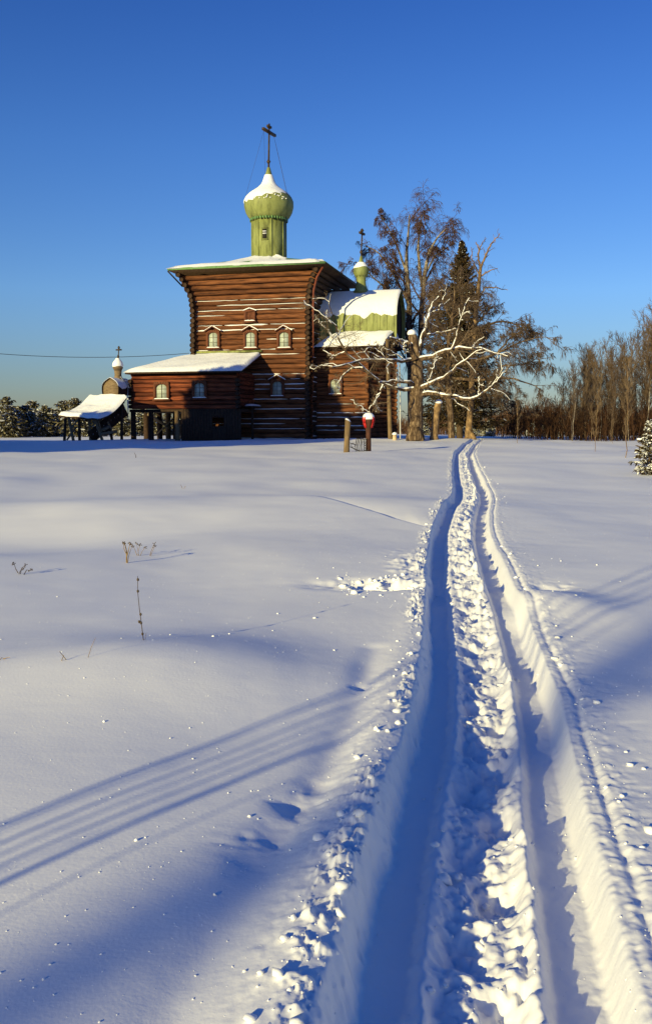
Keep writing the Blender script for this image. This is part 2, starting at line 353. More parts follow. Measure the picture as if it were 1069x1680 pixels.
def cf(r, n):
    y = 1.8 * np.exp(r.random(n) * 3.2); k = r.random(n)
    s = np.where(k < .33, -.44 - np.abs(r.normal(0, .08, n)), np.where(k < .8, r.normal(0, .11, n), .5 + np.abs(r.normal(0, .13, n))))
    return xc(y) + s, y
mb = clumps(950, cf, .003, .024, 3)
def cf2(r, n): y = 2.2 + 9 * r.random(n)**1.5; return xc(y) + r.normal(0, 1.6, n), y
m2 = clumps(420, cf2, .003, .013, 4)
def cf3(r, n): return xc(9.1) - .55 - r.random(n) * .75, 9.15 + r.normal(0, .22, n)
m3 = clumps(160, cf3, .006, .04, 5)
m4 = clumps(2600, lambda r, n: ((y_ := 2.2 * np.exp(r.random(n) * 2.0)) * 0 + r.uniform(-.4, .42, n) * y_, y_), .0012, .0042, 14)  # tiny crumbs strewn over the open snow, standing in for its glints
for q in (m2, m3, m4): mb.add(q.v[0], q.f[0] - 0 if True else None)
tag(mb.build('snow_clumps_and_sparkle', M['snow'], smooth=False), 'loose crumbs and clods of snow along the ruts, tiny crumbs added as sparkle', None, kind='stuff')

# ------------------------------------------------------------------ log church
PC = W(510, 700, 75.); CH_R = math.radians(-14)
church = empty('log_church', (PC[0], PC[1], 0), CH_R)
tag(church, 'tall brown log church with green onion dome and snowy roofs', 'church')
cu = np.array([math.cos(CH_R), math.sin(CH_R)]); cv = np.array([-math.sin(CH_R), math.cos(CH_R)])
def w2c(p): d = np.asarray(p[:2]) - PC[:2]; return np.array([d @ cu, d @ cv, p[2]])
def c2w(p): q = PC[:2] + p[0] * cu + p[1] * cv; return np.array([q[0], q[1], p[2]])
def L(px, py, v):
    """church-local (u, v, z) of the point seen at px,py on the plane v behind the front wall"""
    d = ray(px, py); k = (v + PC[:2] @ cv) / (d[:2] @ cv); return w2c(np.array([0, 0, EYE]) + d * k)

def log_run(mb, a, b, r, tint, n=7, sides=8, ext=(.0, .0), seed=0):
    a = np.asarray(a, float); b = np.asarray(b, float); d = (b - a) / np.linalg.norm(b - a); a = a - d * ext[0]; b = b + d * ext[1]
    t = np.linspace(0, 1, n)[:, None]; P = a + (b - a) * t
    P = P + rng.normal(0, .012, P.shape) * np.array([1, 1, 1]); r = r * rng.uniform(.9, 1.09); R = r * (1 + rng.normal(0, .025, n)); P[[0, -1]] += d * rng.normal(0, .04, (2, 1))
    mb.tubes(P, R, sides, tint=tint)
def log_box(name, x0, x1, y0, y1, z0, z1, pitch, m, parent, flare=None, sides=(1, 1, 1, 1), ext=.42, snow=.5, snowmax=1e9, gaps=None, tintr=(.25, .95), sidem=None):
    """log cabin walls; sides = front, right, back, left; each wall one mesh with snow on its ledges as its child"""
    r = pitch * .52; n = int((z1 - z0) / pitch); names = {0: name}
    for w_ in range(4):
        if not sides[w_]: continue
        mb = MB(); sn = MB(); has = False
        for k in range(n):
            z = z0 + pitch * (k + .5) + (pitch / 2 if w_ % 2 else 0); o = flare(z) if flare else 0
            X0, X1, Y0, Y1 = x0 - o + r, x1 + o - r, y0 - o + r, y1 + o - r
            a, b = {0: ((X0, Y0), (X1, Y0)), 1: ((X1, Y0), (X1, Y1)), 2: ((X0, Y1), (X1, Y1)), 3: ((X0, Y0), (X0, Y1))}[w_]
            a = np.array([*a, z]); b = np.array([*b, z]); tv = rng.uniform(*tintr)
            segs = [(a, b)]
            if gaps and w_ == 0:
                for (g0, g1, gz0, gz1) in gaps:
                    if gz0 < z < gz1:
                        ns = []
                        for p, q in segs:
                            if p[0] < g0 and q[0] > g1: ns += [(p, np.array([g0, p[1], z])), (np.array([g1, p[1], z]), q)]
                            else: ns.append((p, q))
                        segs = ns
            for p, q in segs:
                ee = ext * (1.35 if w_ % 2 else .6); log_run(mb, p, q, r, tv, ext=(ee if p is a else 0, ee if q is b else 0))
            if rng.random() < snow and z < snowmax and w_ in (0, 1):
                nn = {0: (0, -1), 1: (1, 0)}[w_]
                for p, q in segs:
                    c = 0.
                    Lg = np.linalg.norm(q - p)
                    while c < 1:
                        e = min(1, c + rng.uniform(.15, .8)); 
                        if rng.random() < .8 and (e - c) * Lg > .3:
                            t = np.linspace(c, e, 8)[:, None]; P = p + (q - p) * t; P[:, 0] += nn[0] * r * .5; P[:, 1] += nn[1] * r * .5
                            P[:, 2] += r * .86 + rng.normal(0, .012, 8)
                            R = np.full(8, .042) * rng.uniform(.4, 1.3) * (1 + rng.normal(0, .2, 8)); R[0] = R[-1] = .01
                            sn.tubes(P, R, 5, cap=False); has = True
                        c = e + .02
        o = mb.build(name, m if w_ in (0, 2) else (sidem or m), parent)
        if has: sn.build('ledge_snow', M['branchsnow'], o, smooth=True)
    return

def window(parent, u, z, v, wd, ht, arch=True, gable=False, lab=None, dark=False, facing='front', shutter=False):
    """framed window on a log wall; origin bottom centre of the pane"""
    f = MB(); fw = .2; dpt = .16
    f.box((u - wd / 2 - fw / 2, v - dpt / 2, z + ht * .45), fw, dpt, ht * 1.08); f.box((u + wd / 2 + fw / 2, v - dpt / 2, z + ht * .45), fw, dpt, ht * 1.08)
    f.box((u, v - dpt / 2 - .03, z - .1), wd + fw * 2 + .15, dpt + .1, .13)
    top = z + ht
    if arch:       # arched head cut in a board
        n = 9; th = np.linspace(math.pi, 0, n); hs = wd * .33
        inner = [(u + wd / 2 * math.cos(t), top - hs + hs * math.sin(t)) for t in th]
        outr = [(u + (wd / 2 + fw) * math.cos(t) * (1 if 0 < i < n - 1 else 1), top + .2 if 0 < i < n - 1 else top - hs) for i, t in enumerate(th)]
        for (a, b), (c, d) in zip(zip(inner[:-1], inner[1:]), zip(outr[:-1], outr[1:])):
            f.poly([(a[0], v - dpt + .01, a[1]), (b[0], v - dpt + .01, b[1]), (d[0], v - dpt + .01, d[1]), (c[0], v - dpt + .01, c[1])], (0, dpt - .02, 0))
    else: f.box((u, v - dpt / 2 - .003, top + .07), wd + fw * 2, dpt, .18)
    if gable:
        for s_ in (-1, 1): f.beam((u + s_ * (wd / 2 + fw + .12), v - .17, top + .08), (u, v - .17, top + .48), .34, .07)
    fo = f.build('window', M['frame'], parent)
    if lab: fo['label'] = lab
    p = MB()
    if shutter:
        for k in range(4): p.box((u - wd / 2 + wd * (k + .5) / 4, v - .05, z + ht / 2), wd / 4 - .015, .05, ht)
        p.build('shutter', M['frame'], fo)
    else:
        p.box((u, v - .035, z + ht / 2), wd, .03, ht); p.build('pane', M['pane'], fo)
        q = MB(); q.box((u, v - .07, z + ht / 2), .05, .04, ht)
        for k in (1, 2): q.box((u, v - .07, z + ht * k / 3), wd, .036, .028)
        q.build('muntin', M['muntin'], fo)
    s = MB(); P = np.array([[u + t * (wd / 2 + fw), v - .13, z - .015] for t in np.linspace(-1, 1, 9)]); P[:, 2] += rng.normal(0, .008, 9)
    R = np.full(9, .065); R[0] = R[-1] = .02; s.tubes(P, R, 6); s.build('sill_snow', M['branchsnow'], fo, smooth=True); s = MB()
    if gable:
        for s_ in (-1, 1):
            s = MB(); a = np.array((u + s_ * (wd / 2 + fw + .12), v - .2, top + .14)); b = np.array((u, v - .2, top + .54)); t = np.linspace(0, 1, 8)[:, None]
            s.tubes(a + (b - a) * t + rng.normal(0, .008, (8, 3)), np.full(8, .055), 6); s.build('pediment_snow', M['branchsnow'], fo, smooth=True)
    elif shutter:
        for s_ in (-1, 1):
            s = MB(); a = np.array((u + s_ * (wd / 2 + fw + .1), v - .16, top + .1)); b = np.array((u, v - .16, top + .3)); t = np.linspace(0, 1, 6)[:, None]
            s.tubes(a + (b - a) * t, np.full(6, .045), 6); s.build('pediment_snow', M['branchsnow'], fo, smooth=True)
    return fo

# --- main tower
TL = L(315, 600, 0)[0]; TR_ = 0.0
ZE = L(500, 434, -1.6)[2]                      # eave height
DV = 9.6
FZ = ZE - 3.0
def flare(z): t = max(0, (z - FZ) / (ZE - FZ)); return 1.0 * t**1.8
log_box('tower_wall', TL, TR_, 0, DV, .25, ZE - .05, .405, M['log'], church, flare, ext=.45, snow=.62, snowmax=L(400, 492, 0)[2], sidem=M['logend'])  # side walls in dark wood: weathered log ends, shade put into the rest
# inner core keeps light out between logs
c = MB(); c.box(((TL + TR_) / 2, DV / 2, ZE / 2 - .3), -TL - .5, DV - .5, ZE - .8); c.build('inner_wall', M['darkwood'], church)
# eave + hip roof
o_ = 1.75; ex0, ex1, ey0, ey1 = TL - o_ + .42, TR_ + o_ - .12, -o_, DV + o_
ctr = np.array([(ex0 + ex1) / 2, (ey0 + ey1) / 2]); ZA = ZE + 1.75
def hip(z, half): return [np.array([ctr[0] + sx * half * (ex1 - ex0) / 2, ctr[1] + sy * half * (ey1 - ey0) / 2, z]) for sx, sy in ((-1, -1), (1, -1), (1, 1), (-1, 1))]
E0 = hip(ZE, 1); E1 = hip(ZE + .17, 1); A1 = hip(ZA, .12)
r = MB(); r.add(np.array(E0 + E1 + A1), [(i, (i + 1) % 4, 4 + (i + 1) % 4, 4 + i) for i in range(4)] + [(4 + i, 4 + (i + 1) % 4, 8 + (i + 1) % 4, 8 + i) for i in range(4)] + [(8, 9, 10, 11)])
roof = r.build('tower_roof', M['greenb'], church); r = MB(); r.poly([e_ * (.995, .995, 1) for e_ in hip(ZE - .06, .995)], (0, 0, .055)); r.build('soffit', M['logend'], roof)
s = MB()
for i in range(4): snow_sheet(s, E1[i] - (0, 0, .03), E1[(i + 1) % 4] - (0, 0, .03), A1[(i + 1) % 4] - (0, 0, .03), A1[i] - (0, 0, .03), .30, 40, 14, seed=i + 3, rag=.2, curve=lambda U, V: -.28 * np.sin(V * math.pi))
s.build('roof_snow', M['roofsnow'], roof, smooth=True)
g_ = MB()
for i in (1,): g_.beam(E0[i] + (0, 0, .05), E0[(i + 1) % 4] + (0, 0, .05), .1, .12)
a = E0[0] + np.array((.0, .1, -.05)); b = np.array((TL - .55, -.45, ZE - 1.15))
g2_ = MB(); g2_.beam(a, b, .09, .09); g2_.build('eave_brace', M['iron'], church)
g_.build('gutter', M['iron'], church)
# drum
dc = np.array([ctr[0] + .0, ctr[1]]); ZD0 = ZA - .25
def zpx(py, vv): return L(440, py, vv)[2]
ZD1 = zpx(361, ctr[1]); rd = 1.5
d = MB(); d.lathe((dc[0], dc[1], 0), [(rd, ZD0), (rd, ZD1)], 8, math.pi / 8 + .05)
drum = d.build('drum', M['green'], church)
d = MB()
for k in range(8):
    t = math.pi / 8 + .05 + k * math.pi / 4; d.beam((dc[0] + rd * 1.005 * math.cos(t), dc[1] + rd * 1.005 * math.sin(t), ZD0), (dc[0] + rd * 1.005 * math.cos(t), dc[1] + rd * 1.005 * math.sin(t), ZD1 - .05), .06, .06)
d.build('corner_trim', M['green'], drum)
# drum window on the facet turned left of the viewer
t = math.pi / 8 + .05 + 5.5 * math.pi / 4 - math.pi / 4 * 0
best = None
for k in range(8):
    t = .05 + k * math.pi / 4 + math.pi / 4
    n2 = np.array([math.cos(t), math.sin(t)]); wp = c2w((dc[0] + n2[0] * rd, dc[1] + n2[1] * rd, ZD0 + 1.7)); 
    px = 534.5 + wp[0] / wp[1] * 1500
    if n2[1] < -.3 and (best is None or abs(px - 432) < best[0]): best = (abs(px - 432), t)
t = best[1]; n2 = np.array([math.cos(t), math.sin(t)]); ap = rd * math.cos(math.pi / 8)
dw = empty('t', (0, 0, 0)); bpy.data.objects.remove(dw)
def facet_box(mb, off, hz, wx, wz, dp):
    p = dc + n2 * (ap + off); mb.box((p[0], p[1], hz), dp, wx, wz, t)
zc = zpx(383, ctr[1] - 1.4)
q = MB(); facet_box(q, .03, zc, .62, 1.05, .07); fo = q.build('window', M['green'], drum); fo['label'] = 'small slit window in the green drum'
q = MB(); facet_box(q, .075, zc, .36, .78, .03); q.build('pane', M['iron'], drum)
q = MB(); facet_box(q, .10, zc + .2, .34, .08, .03); facet_box(q, .10, zc + .02, .34, .08, .03); q.build('slat', M['tinpipe'], drum)
q = MB()
for k in range(40):
    th = k / 40 * 2 * math.pi; q.box((dc[0] + 1.62 * math.cos(th), dc[1] + 1.62 * math.sin(th), ZD1 - .06), .05, .16, .17 + .05 * (k % 2), th)
q.build('carved_edge', M['greenb'], drum)
# onion
k_ = .0078
OP = [(1.50, -.04), (1.62, .02), (1.86, .30), (2.08, .75), (2.20, 1.25), (2.19, 1.70), (2.02, 2.15), (1.68, 2.55), (1.22, 2.90), (.82, 3.22), (.56, 3.60), (.40, 4.10), (.26, 4.60), (.13, 5.15)]
zt = zpx(275, ctr[1]); sc = (zt - ZD1) / 5.15; OP = [(a * .98, b * sc) for a, b in OP]
d = MB(); d.lathe((dc[0], dc[1], ZD1), OP, 16, .1); onion = d.build('onion_dome', M['green'], church)
def cap(mb, c, pr, z0, n=32, th=.06, rag=.18, lean=.3, top=None):
    zz = [z for r_, z in pr]; rr = [r_ for r_, z in pr]; zs = np.linspace(0, 1, 14); ang = np.arange(n) / n * 2 * math.pi
    top = top or zz[-1] * .85
    lo = z0 + rag * fbm(ang * 2.2, ang * 0, 5, 3) + rag * .8 * np.abs(np.sin(ang * 8)) + lean * np.cos(ang - 0.9)
    V = np.zeros((14, n, 3))
    for i, q_ in enumerate(zs):
        z = lo + (top - lo) * q_; rad = np.interp(z, zz, rr) + th * min(1, i * .8) + .004
        V[i] = np.stack([c[0] + rad * np.cos(ang), c[1] + rad * np.sin(ang), c[2] + z + (.02 if i else 0)], -1)
    V = np.concatenate([V, V[:, :1]], 1); mb.grid(V[:, ::-1])
    return mb
q = MB(); cap(q, (dc[0], dc[1], ZD1), OP, 2.0 * sc, lean=.3, th=.035, rag=.16); q.build('dome_snow', M['roofsnow'], onion, smooth=True)
q = MB()
for k in range(30):
    th = rng.uniform(-2.9, -.5); zz = rng.uniform(1.5, 2.1) * sc; rad = np.interp(zz, [b for a, b in OP], [a for a, b in OP])
    q.lathe((dc[0] + rad * math.cos(th), dc[1] + rad * math.sin(th), ZD1 + zz), [(.02, -.04), (.06, -.02), (.06, .03), (.02, .05)], 6)
q.build('snow_patch', M['roofsnow'], onion, smooth=True)
def cross(parent, c, z0, z1, r_, bar, barz, bdir, small=None):
    m_ = MB(); m_.tubes([(c[0], c[1], z0), (c[0] + .08, c[1], z1)], [r_, r_ * .8], 6)
    b = np.array([bdir[0], bdir[1], 0.]) * bar; p = np.array([c[0] + .06, c[1], barz]); m_.beam(p - b, p + b, r_ * 2.6, r_ * 2.4)
    if small: p = np.array([c[0] + .07, c[1], z1 - (z1 - barz) * .35]); m_.beam(p - b * .3, p + b * .3, r_ * 2, r_ * 2)
    m_.lathe((c[0], c[1], z0 + (z1 - z0) * .18), [(r_, -.16), (r_ * 2.2, 0), (r_, .16)], 8)
    m_.lathe((c[0] + .07, c[1], z1 - (z1 - barz) * .42), [(r_, -.13), (r_ * 2.4, 0), (r_, .13)], 8)
    return m_.build('cross', M['cross'], parent)
wd_ = np.array([.42, .90]); bd = np.array([wd_ @ cu, wd_ @ cv])
zx1 = zpx(203, ctr[1]); zxb = zpx(217, ctr[1]); cr = cross(church, dc, ZD1 + OP[-1][1] - .2, zx1, .085, 1.1, zxb, bd, True)
q = MB()
for th in (-2.7, -.4, .8, 2.0):
    rad = 2.02; a = np.array([dc[0] + rad * math.cos(th), dc[1] + rad * math.sin(th), ZD1 + 2.1 * sc]); b = np.array([dc[0] + .05, dc[1], zxb - .1]) + np.array([bd[0], bd[1], 0]) * .9 * (1 if math.cos(th) > 0 else -1)
    q.tubes([a, b], [.009, .009], 4)
q.build('guy_wire', M['cross'], cr)

# windows of the tower
zw = L(411, 570, 0)[2]
for px_ in (350, 411, 466):
    p = L(px_, 570, -.05); window(church, p[0], p[2], 0, .80, 1.22, gable=True)
p = L(410, 526, -.05); window(church, p[0], p[2], 0, .58, .72, arch=False, shutter=True, lab='small shuttered attic window')
p = L(455, 649, -.05); window(church, p[0], p[2], 0, .8, 1.15, gable=True)
# downpipe at the right corner
q = MB(); P = [(1.35, -1.2, ZE - .1), (.75, -.95, ZE - .9), (.42, -.7, ZE - 1.9), (.36, -.62, ZE - 3.2), (.36, -.62, 7), (.36, -.62, .6)]
q.tubes(P, [.085] * 6, 8); q.build('downpipe', M['pipe'], church)

# --- narthex on stilts in front left
NV = -3.9
nl = L(213, 640, NV)[0]; nr = L(392, 640, NV)[0]; nz0 = L(300, 671, NV)[2]; nz1 = L(300, 609, NV)[2]
log_box('narthex_wall', nl, nr, NV, 5.5, nz0, nz1 - .16, .34, M['redlog'], church, ext=.0, snow=.0, tintr=(.1, 1.0), sides=(1, 1, 0, 1))
c = MB(); c.box(((nl + nr) / 2, 0.6, (nz0 + nz1) / 2 + .1), nr - nl - .5, 8.6, nz1 - nz0 - .1); c.build('inner_wall', M['darkwood'], church)
for x_ in np.linspace(nl + .1, nr - .1, 2):
    q = MB()
    for k in range(int((nz1 - nz0 - .35) / .34)): q.tubes([(x_, NV - .22, nz0 + .2 + k * .34), (x_, NV + .3, nz0 + .2 + k * .34)], [.16, .16], 8)
    q.build('log_ends', M['logend'], church)
# boarding between the stilts, lower storey
q = MB(); q.box(((nl + nr) / 2, .9, nz0 - .12), nr - nl + .3, 9.2, .22); q.build('floor_beam', M['darkwood'], church)
q = MB(); lx = L(297, 690, NV)[0]; hx0 = L(350, 690, NV)[0]; hx1 = L(364, 690, NV)[0]; hz0 = L(350, 699, NV)[2]; hz1 = L(350, 685, NV)[2]
for x_ in np.arange(lx, nr, .24):
    for za, zb in ([(.2, nz0)] if not (hx0 - .12 < x_ < hx1 + .0) else [(.2, hz0), (hz1, nz0)]):
        q.box((x_ + .12, NV + .1, (za + zb) / 2), .225, .06 + .01 * rng.random(), zb - za, tint=rng.random())
q.build('lower_boarding', M['darkwood'], church)
for px_ in (219, 248, 291):
    p = L(px_, 690, NV + .2); q = MB(); q.tubes([(p[0], NV + .2, .1), (p[0], NV + .2, nz0 - .15)], [.24, .21], 8); q.build('stilt', M['post'] if px_ == 291 else M['logend'], church)
for px_, vv in ((262, 1.5), (276, 2.5), (288, 2.0), (240, 3.5), (300, 4.0)):
    p = L(px_, 690, vv); q = MB(); q.tubes([(p[0], vv, .1), (p[0], vv, nz0 - .2)], [.26, .24], 8); q.build('stilt', M['logend'] if px_ != 276 else M['post'], church)
p0 = L(262, 650, 1.); p1 = L(282, 672, 1.)
q = MB(); q.beam((p0[0] - 1.2, 1.2, nz0 - .3), (p0[0] + .8, 1.2, nz0 - 1.5), .2, .25); q.beam((p1[0] - 1.5, 1.0, .9), (p1[0] + .3, 1.0, nz0 - .6), .08, .12); q.build('brace', M['plank'], church)
p = L(266, 654, NV); window(church, p[0], p[2] , NV, .95, 1.15, lab='window with white sill in the red logs')
p = L(328, 652, NV); window(church, p[0], p[2] , NV, .85, 1.15)
# roof of the narthex: front slope, hipped at the left
rz1 = L(360, 584, 0)[2]; rz0 = L(300, 609.5, NV - .6)[2]
a = L(205, 609, NV - .6); b = L(396, 609, NV - .6); c_ = L(427, 584, -.05); dl = L(322, 584, -.05)
a[2] = b[2] = rz0; c_[2] = dl[2] = rz1; dl[0] = min(dl[0], TL - .1)
back = np.array([a[0], 6.2, rz0]); bk2 = np.array([dl[0], 5.0, rz1])
r = MB(); V = np.array([a, b, c_, dl, back, bk2]); V2 = V - (0, 0, .14)
r.add(np.vstack([V, V2]), [(0, 1, 2, 3), (4, 0, 3, 5), (9, 8, 7, 6), (11, 9, 6, 10), (0, 6, 7, 1), (1, 7, 8, 2), (4, 10, 6, 0), (3, 2, 8, 9), (5, 3, 9, 11)])
nroof = r.build('narthex_roof', M['logend'], church)
s = MB(); snow_sheet(s, a + (-.1, -.06, .0), b + (.05, -.06, .0), c_ + (0, 0, .0), dl + (0, 0, .0), .24, 60, 16, seed=11, rag=.06)
snow_sheet(s, back, a + (-.1, -.06, .0), dl, bk2, .24, 24, 12, seed=12); s.build('roof_snow', M['roofsnow'], nroof, smooth=True)
q = MB(); q.box(((dl[0] + c_[0]) / 2 + .3, -.12, rz1 + .32), c_[0] - dl[0] - .3, .06, .16); q.build('flashing', M['green'], church)
# tin downpipe at the narthex corner
q = MB(); a_ = L(198, 618, NV - .4); b_ = L(210, 632, NV - .4); c2 = L(210, 655, NV - .4); q.tubes([a_, b_, c2, (c2[0], c2[1], L(210, 692, NV)[2])], [.07] * 4, 8); q.build('downpipe', M['tinpipe'], church)
# small door canopy at the foot of the tower
p = L(385, 667, -2.2); p2 = L(417, 667, -2.2); q = MB(); q.box(((p[0] + p2[0]) / 2, -1.4, p[2]), p2[0] - p[0], 2.0, .1); q.box((p[0] + .2, -2.1, p[2] / 2), .16, .16, p[2]); q.box((p2[0] - .2, -2.1, p[2] / 2), .16, .16, p[2])
cn = q.build('door_canopy', M['logend'], church)
s = MB(); snow_sheet(s, (p[0], -2.4, p[2] + .055), (p2[0], -2.4, p[2] + .055), (p2[0], -.4, p[2] + .055), (p[0], -.4, p[2] + .055), .14, 12, 8, seed=15); s.build('canopy_snow', M['roofsnow'], cn, smooth=True)

# --- apse with bochka roof on the right
AV = 2.0
al = .15; ar = L(607, 640, AV)[0]; az1 = L(570, 563, AV)[2]
log_box('apse_wall', al - .6, ar, AV, AV + 8, .25, az1, .36, M['log'], church, ext=.0, snow=.55, snowmax=L(560, 655, AV)[2], sides=(1, 0, 0, 0), tintr=(.2, .85))
fd = np.array([math.cos(math.radians(60)), math.sin(math.radians(60))]); p0 = np.array([ar - .19, AV + .19]); p1 = p0 + fd * 3.3; p2 = p1 + np.array([-math.cos(math.radians(60)), math.sin(math.radians(60))]) * 3.3
for (a_, b_) in ((p0, p1), (p1, p2)):
    q = MB()
    for k in range(int((az1 - .25) / .36)):
        z = .25 + .36 * (k + .5) + .18; log_run(q, (*a_, z), (*b_, z), .195, rng.uniform(.2, .85), ext=(.22, .22))
    q.build('apse_wall', M['log'], church)
c = MB(); c.poly([(al, AV + .35, .2), (ar - .4, AV + .35, .2), (p1[0] - .35, p1[1], .2), (p2[0] - .3, p2[1], .2), (al, p2[1], .2)], (0, 0, az1 - .15)); c.build('inner_wall', M['darkwood'], church)
p = L(550, 646, AV); window(church, p[0], p[2], AV, .8, 1.2)
# pent roof round the apse
ze = L(580, 567.5, AV - .7)[2]; zt_ = L(580, 547, AV + 1.0)[2]
pa = L(514, 567, AV - .7); pb = L(627, 567, AV - .7); pc = np.array([p1[0] + .75, p1[1] - .1, ze]); pd = np.array([p2[0] + .4, p2[1] + .9, ze])
ta = L(556, 547, AV + 1.0); tb = L(644, 550, AV + 1.0); tcn = np.array([tb[0] - .05, p1[1] + .5, zt_]); td = np.array([tb[0] - .4, p2[1], zt_])
for v_ in (pa, pb): v_[2] = ze
for v_ in (ta, tb): v_[2] = zt_
tl0 = np.array([.2, AV + 1.0, zt_]); pl0 = np.array([.0, AV + 4, ze])
r = MB(); V = np.array([pa, pb, pc, pd, ta, tb, tcn, td]); V2 = V - (0, 0, .13)
r.add(np.vstack([V, V2]), [(0, 1, 5, 4), (1, 2, 6, 5), (2, 3, 7, 6), (12, 13, 9, 8), (13, 14, 10, 9), (14, 15, 11, 10), (0, 8, 9, 1), (1, 9, 10, 2), (2, 10, 11, 3), (4, 12, 8, 0), (4, 5, 13, 12), (5, 6, 14, 13), (6, 7, 15, 14)])
ap_ = r.build('apse_roof', M['logend'], church)
s = MB(); snow_sheet(s, pa, pb, tb, ta, .17, 40, 10, seed=21, rag=.05, curve=lambda U, V: .16 * np.sin(math.pi * V)); snow_sheet(s, pb, pc, tcn, tb, .17, 24, 10, seed=22, rag=.05); snow_sheet(s, pc, pd, td, tcn, .17, 24, 10, seed=23)
s.build('roof_snow', M['roofsnow'], ap_, smooth=True)
# bochka
def bochka(parent, x0, x1, yc, zb, hw, h, name='bochka_roof', snow_from=.42, m=None, roundt=1., recess=.35, axis_m=None, gm=None):
    pr = [(1.0, 0), (1.02, .15), (1.05, .30), (1.04, .45), (.96, .60), (.80, .73), (.58, .83), (.34, .91), (.14, .97), (0, 1.0)]
    t = np.array(pr); tt = np.linspace(0, len(pr) - 1, 40); py = np.interp(tt, range(len(pr)), t[:, 0]); pz = np.interp(tt, range(len(pr)), t[:, 1])
    full = np.concatenate([np.stack([-py * hw, pz * h], 1), np.stack([py[::-1] * hw, pz[::-1] * h], 1)[1:]])
    xs = np.linspace(x0, x1, 12)
    def surf(pts, xs_): 
        P = np.zeros((len(xs_), len(pts), 3)); P[..., 0] = xs_[:, None]; P[..., 1] = yc + pts[None, :, 0]; P[..., 2] = zb + pts[None, :, 1]; return P
    mb = MB(); mb.grid(surf(full, xs)); inn = full.copy(); inn[:, 0] *= .965; inn[:, 1] *= .975; mb.grid(surf(inn, xs)[::-1])
    for x_, fl in ((x0, 0), (x1, 1)):
        a = surf(full, np.array([x_]))[0]; b = surf(inn, np.array([x_]))[0]; mb.grid(np.stack([b, a] if fl else [a, b]))
    # standing seams
    for x_ in np.linspace(x0 + .2, x1 - .2, int((x1 - x0) / .55)):
        P = surf(full[:34] * 1.006, np.array([x_]))[0]; mb.tubes(P, np.full(len(P), .022), 4, cap=False, tint=0.)
    if axis_m is not None: mb.v = [axis_m(v) for v in mb.v]
    o = mb.build(name, m or M['green'], parent)
    for x_ in (x0 + recess, x1 - recess):
        g2 = MB(); P = surf(inn, np.array([x_]))[0]; g2.poly(P if x_ != x0 + recess else P[::-1], (.05, 0, 0))
        if axis_m is not None: g2.v = [axis_m(v) for v in g2.v]
        g2.build('gable', gm or M['logend'], o)
    # snow: from ragged line on the front side over the ridge and down the far side
    nx, ns = 70, 30; xs_ = np.linspace(x0 - .02, x1 + .02, nx); V = np.zeros((nx, ns, 3)); cum = np.concatenate([[0], np.cumsum(np.linalg.norm(np.diff(full, axis=0), axis=1))]); tot = cum[-1]
    for i, x_ in enumerate(xs_):
        lo = snow_from + .035 * float(fbm(np.array([x_ * 1.7]), np.array([0.]), 8, 3)[0]) - .03 * abs(math.sin(x_ * 2.85)) * (.5 + abs(math.sin(x_ * 1.3))); q_ = np.linspace(lo * tot / 2 * 2 * .5, tot * (1 - lo * .5), ns)
        yy = np.interp(q_, cum, full[:, 0]); zz = np.interp(q_, cum, full[:, 1]); nrm = np.stack([np.gradient(-zz), np.gradient(yy)], 1); nrm /= np.linalg.norm(nrm, axis=1, keepdims=True)
        e = np.minimum(np.minimum(np.arange(ns), ns - 1 - np.arange(ns)) / 1.5, 1)**.5 * min(1, min(i, nx - 1 - i) / 1.5 + .15)
        th = .16 * e * hw / 3 + .006
        nrm = np.where(nrm[:, 1:2] < -.2, -nrm, nrm)
        V[i, :, 0] = x_; V[i, :, 1] = yc + yy + nrm[:, 0] * th; V[i, :, 2] = zb + zz + np.abs(nrm[:, 1]) * th
    s_ = MB(); s_.grid(V)
    if axis_m is not None: s_.v = [axis_m(v) for v in s_.v]
    s_.build('roof_snow', M['roofsnow'], o, smooth=True)
    return o
BY = AV + 3.4; bx1 = L(650, 520, BY - 2.3)[0]; bz0 = L(600, 549, BY - 2.3)[2]; bz1 = L(610, 475, BY)[2] - .15
bochka(church, -.3, bx1, BY, bz0 - .35, 2.2, bz1 - bz0 + .35, snow_from=.40)
# little dome on the ridge
bc = L(592, 470, BY); 
zz = lambda py: L(592, py, BY)[2]
q = MB(); q.lathe((bc[0], BY, 0), [(.85, zz(482)), (.56, zz(475)), (.44, zz(468)), (.40, zz(460)), (.42, zz(456)), (.56, zz(452))], 10); sm = q.build('small_drum', M['green'], church)
OP2 = [(.45, zz(455)), (.60, zz(452)), (.68, zz(446)), (.63, zz(439)), (.42, zz(434)), (.2, zz(429)), (.09, zz(420))]
q = MB(); q.lathe((bc[0], BY, 0), OP2, 12); so_ = q.build('small_onion_dome', M['green'], church)
q = MB(); cap(q, (bc[0], BY, 0), OP2, zz(440), 20, .02, .05, .03, top=zz(431)); q.build('dome_snow', M['roofsnow'], so_, smooth=True)
cross(church, (bc[0], BY), zz(422), zz(375), .07, .5, zz(383), bd, True)

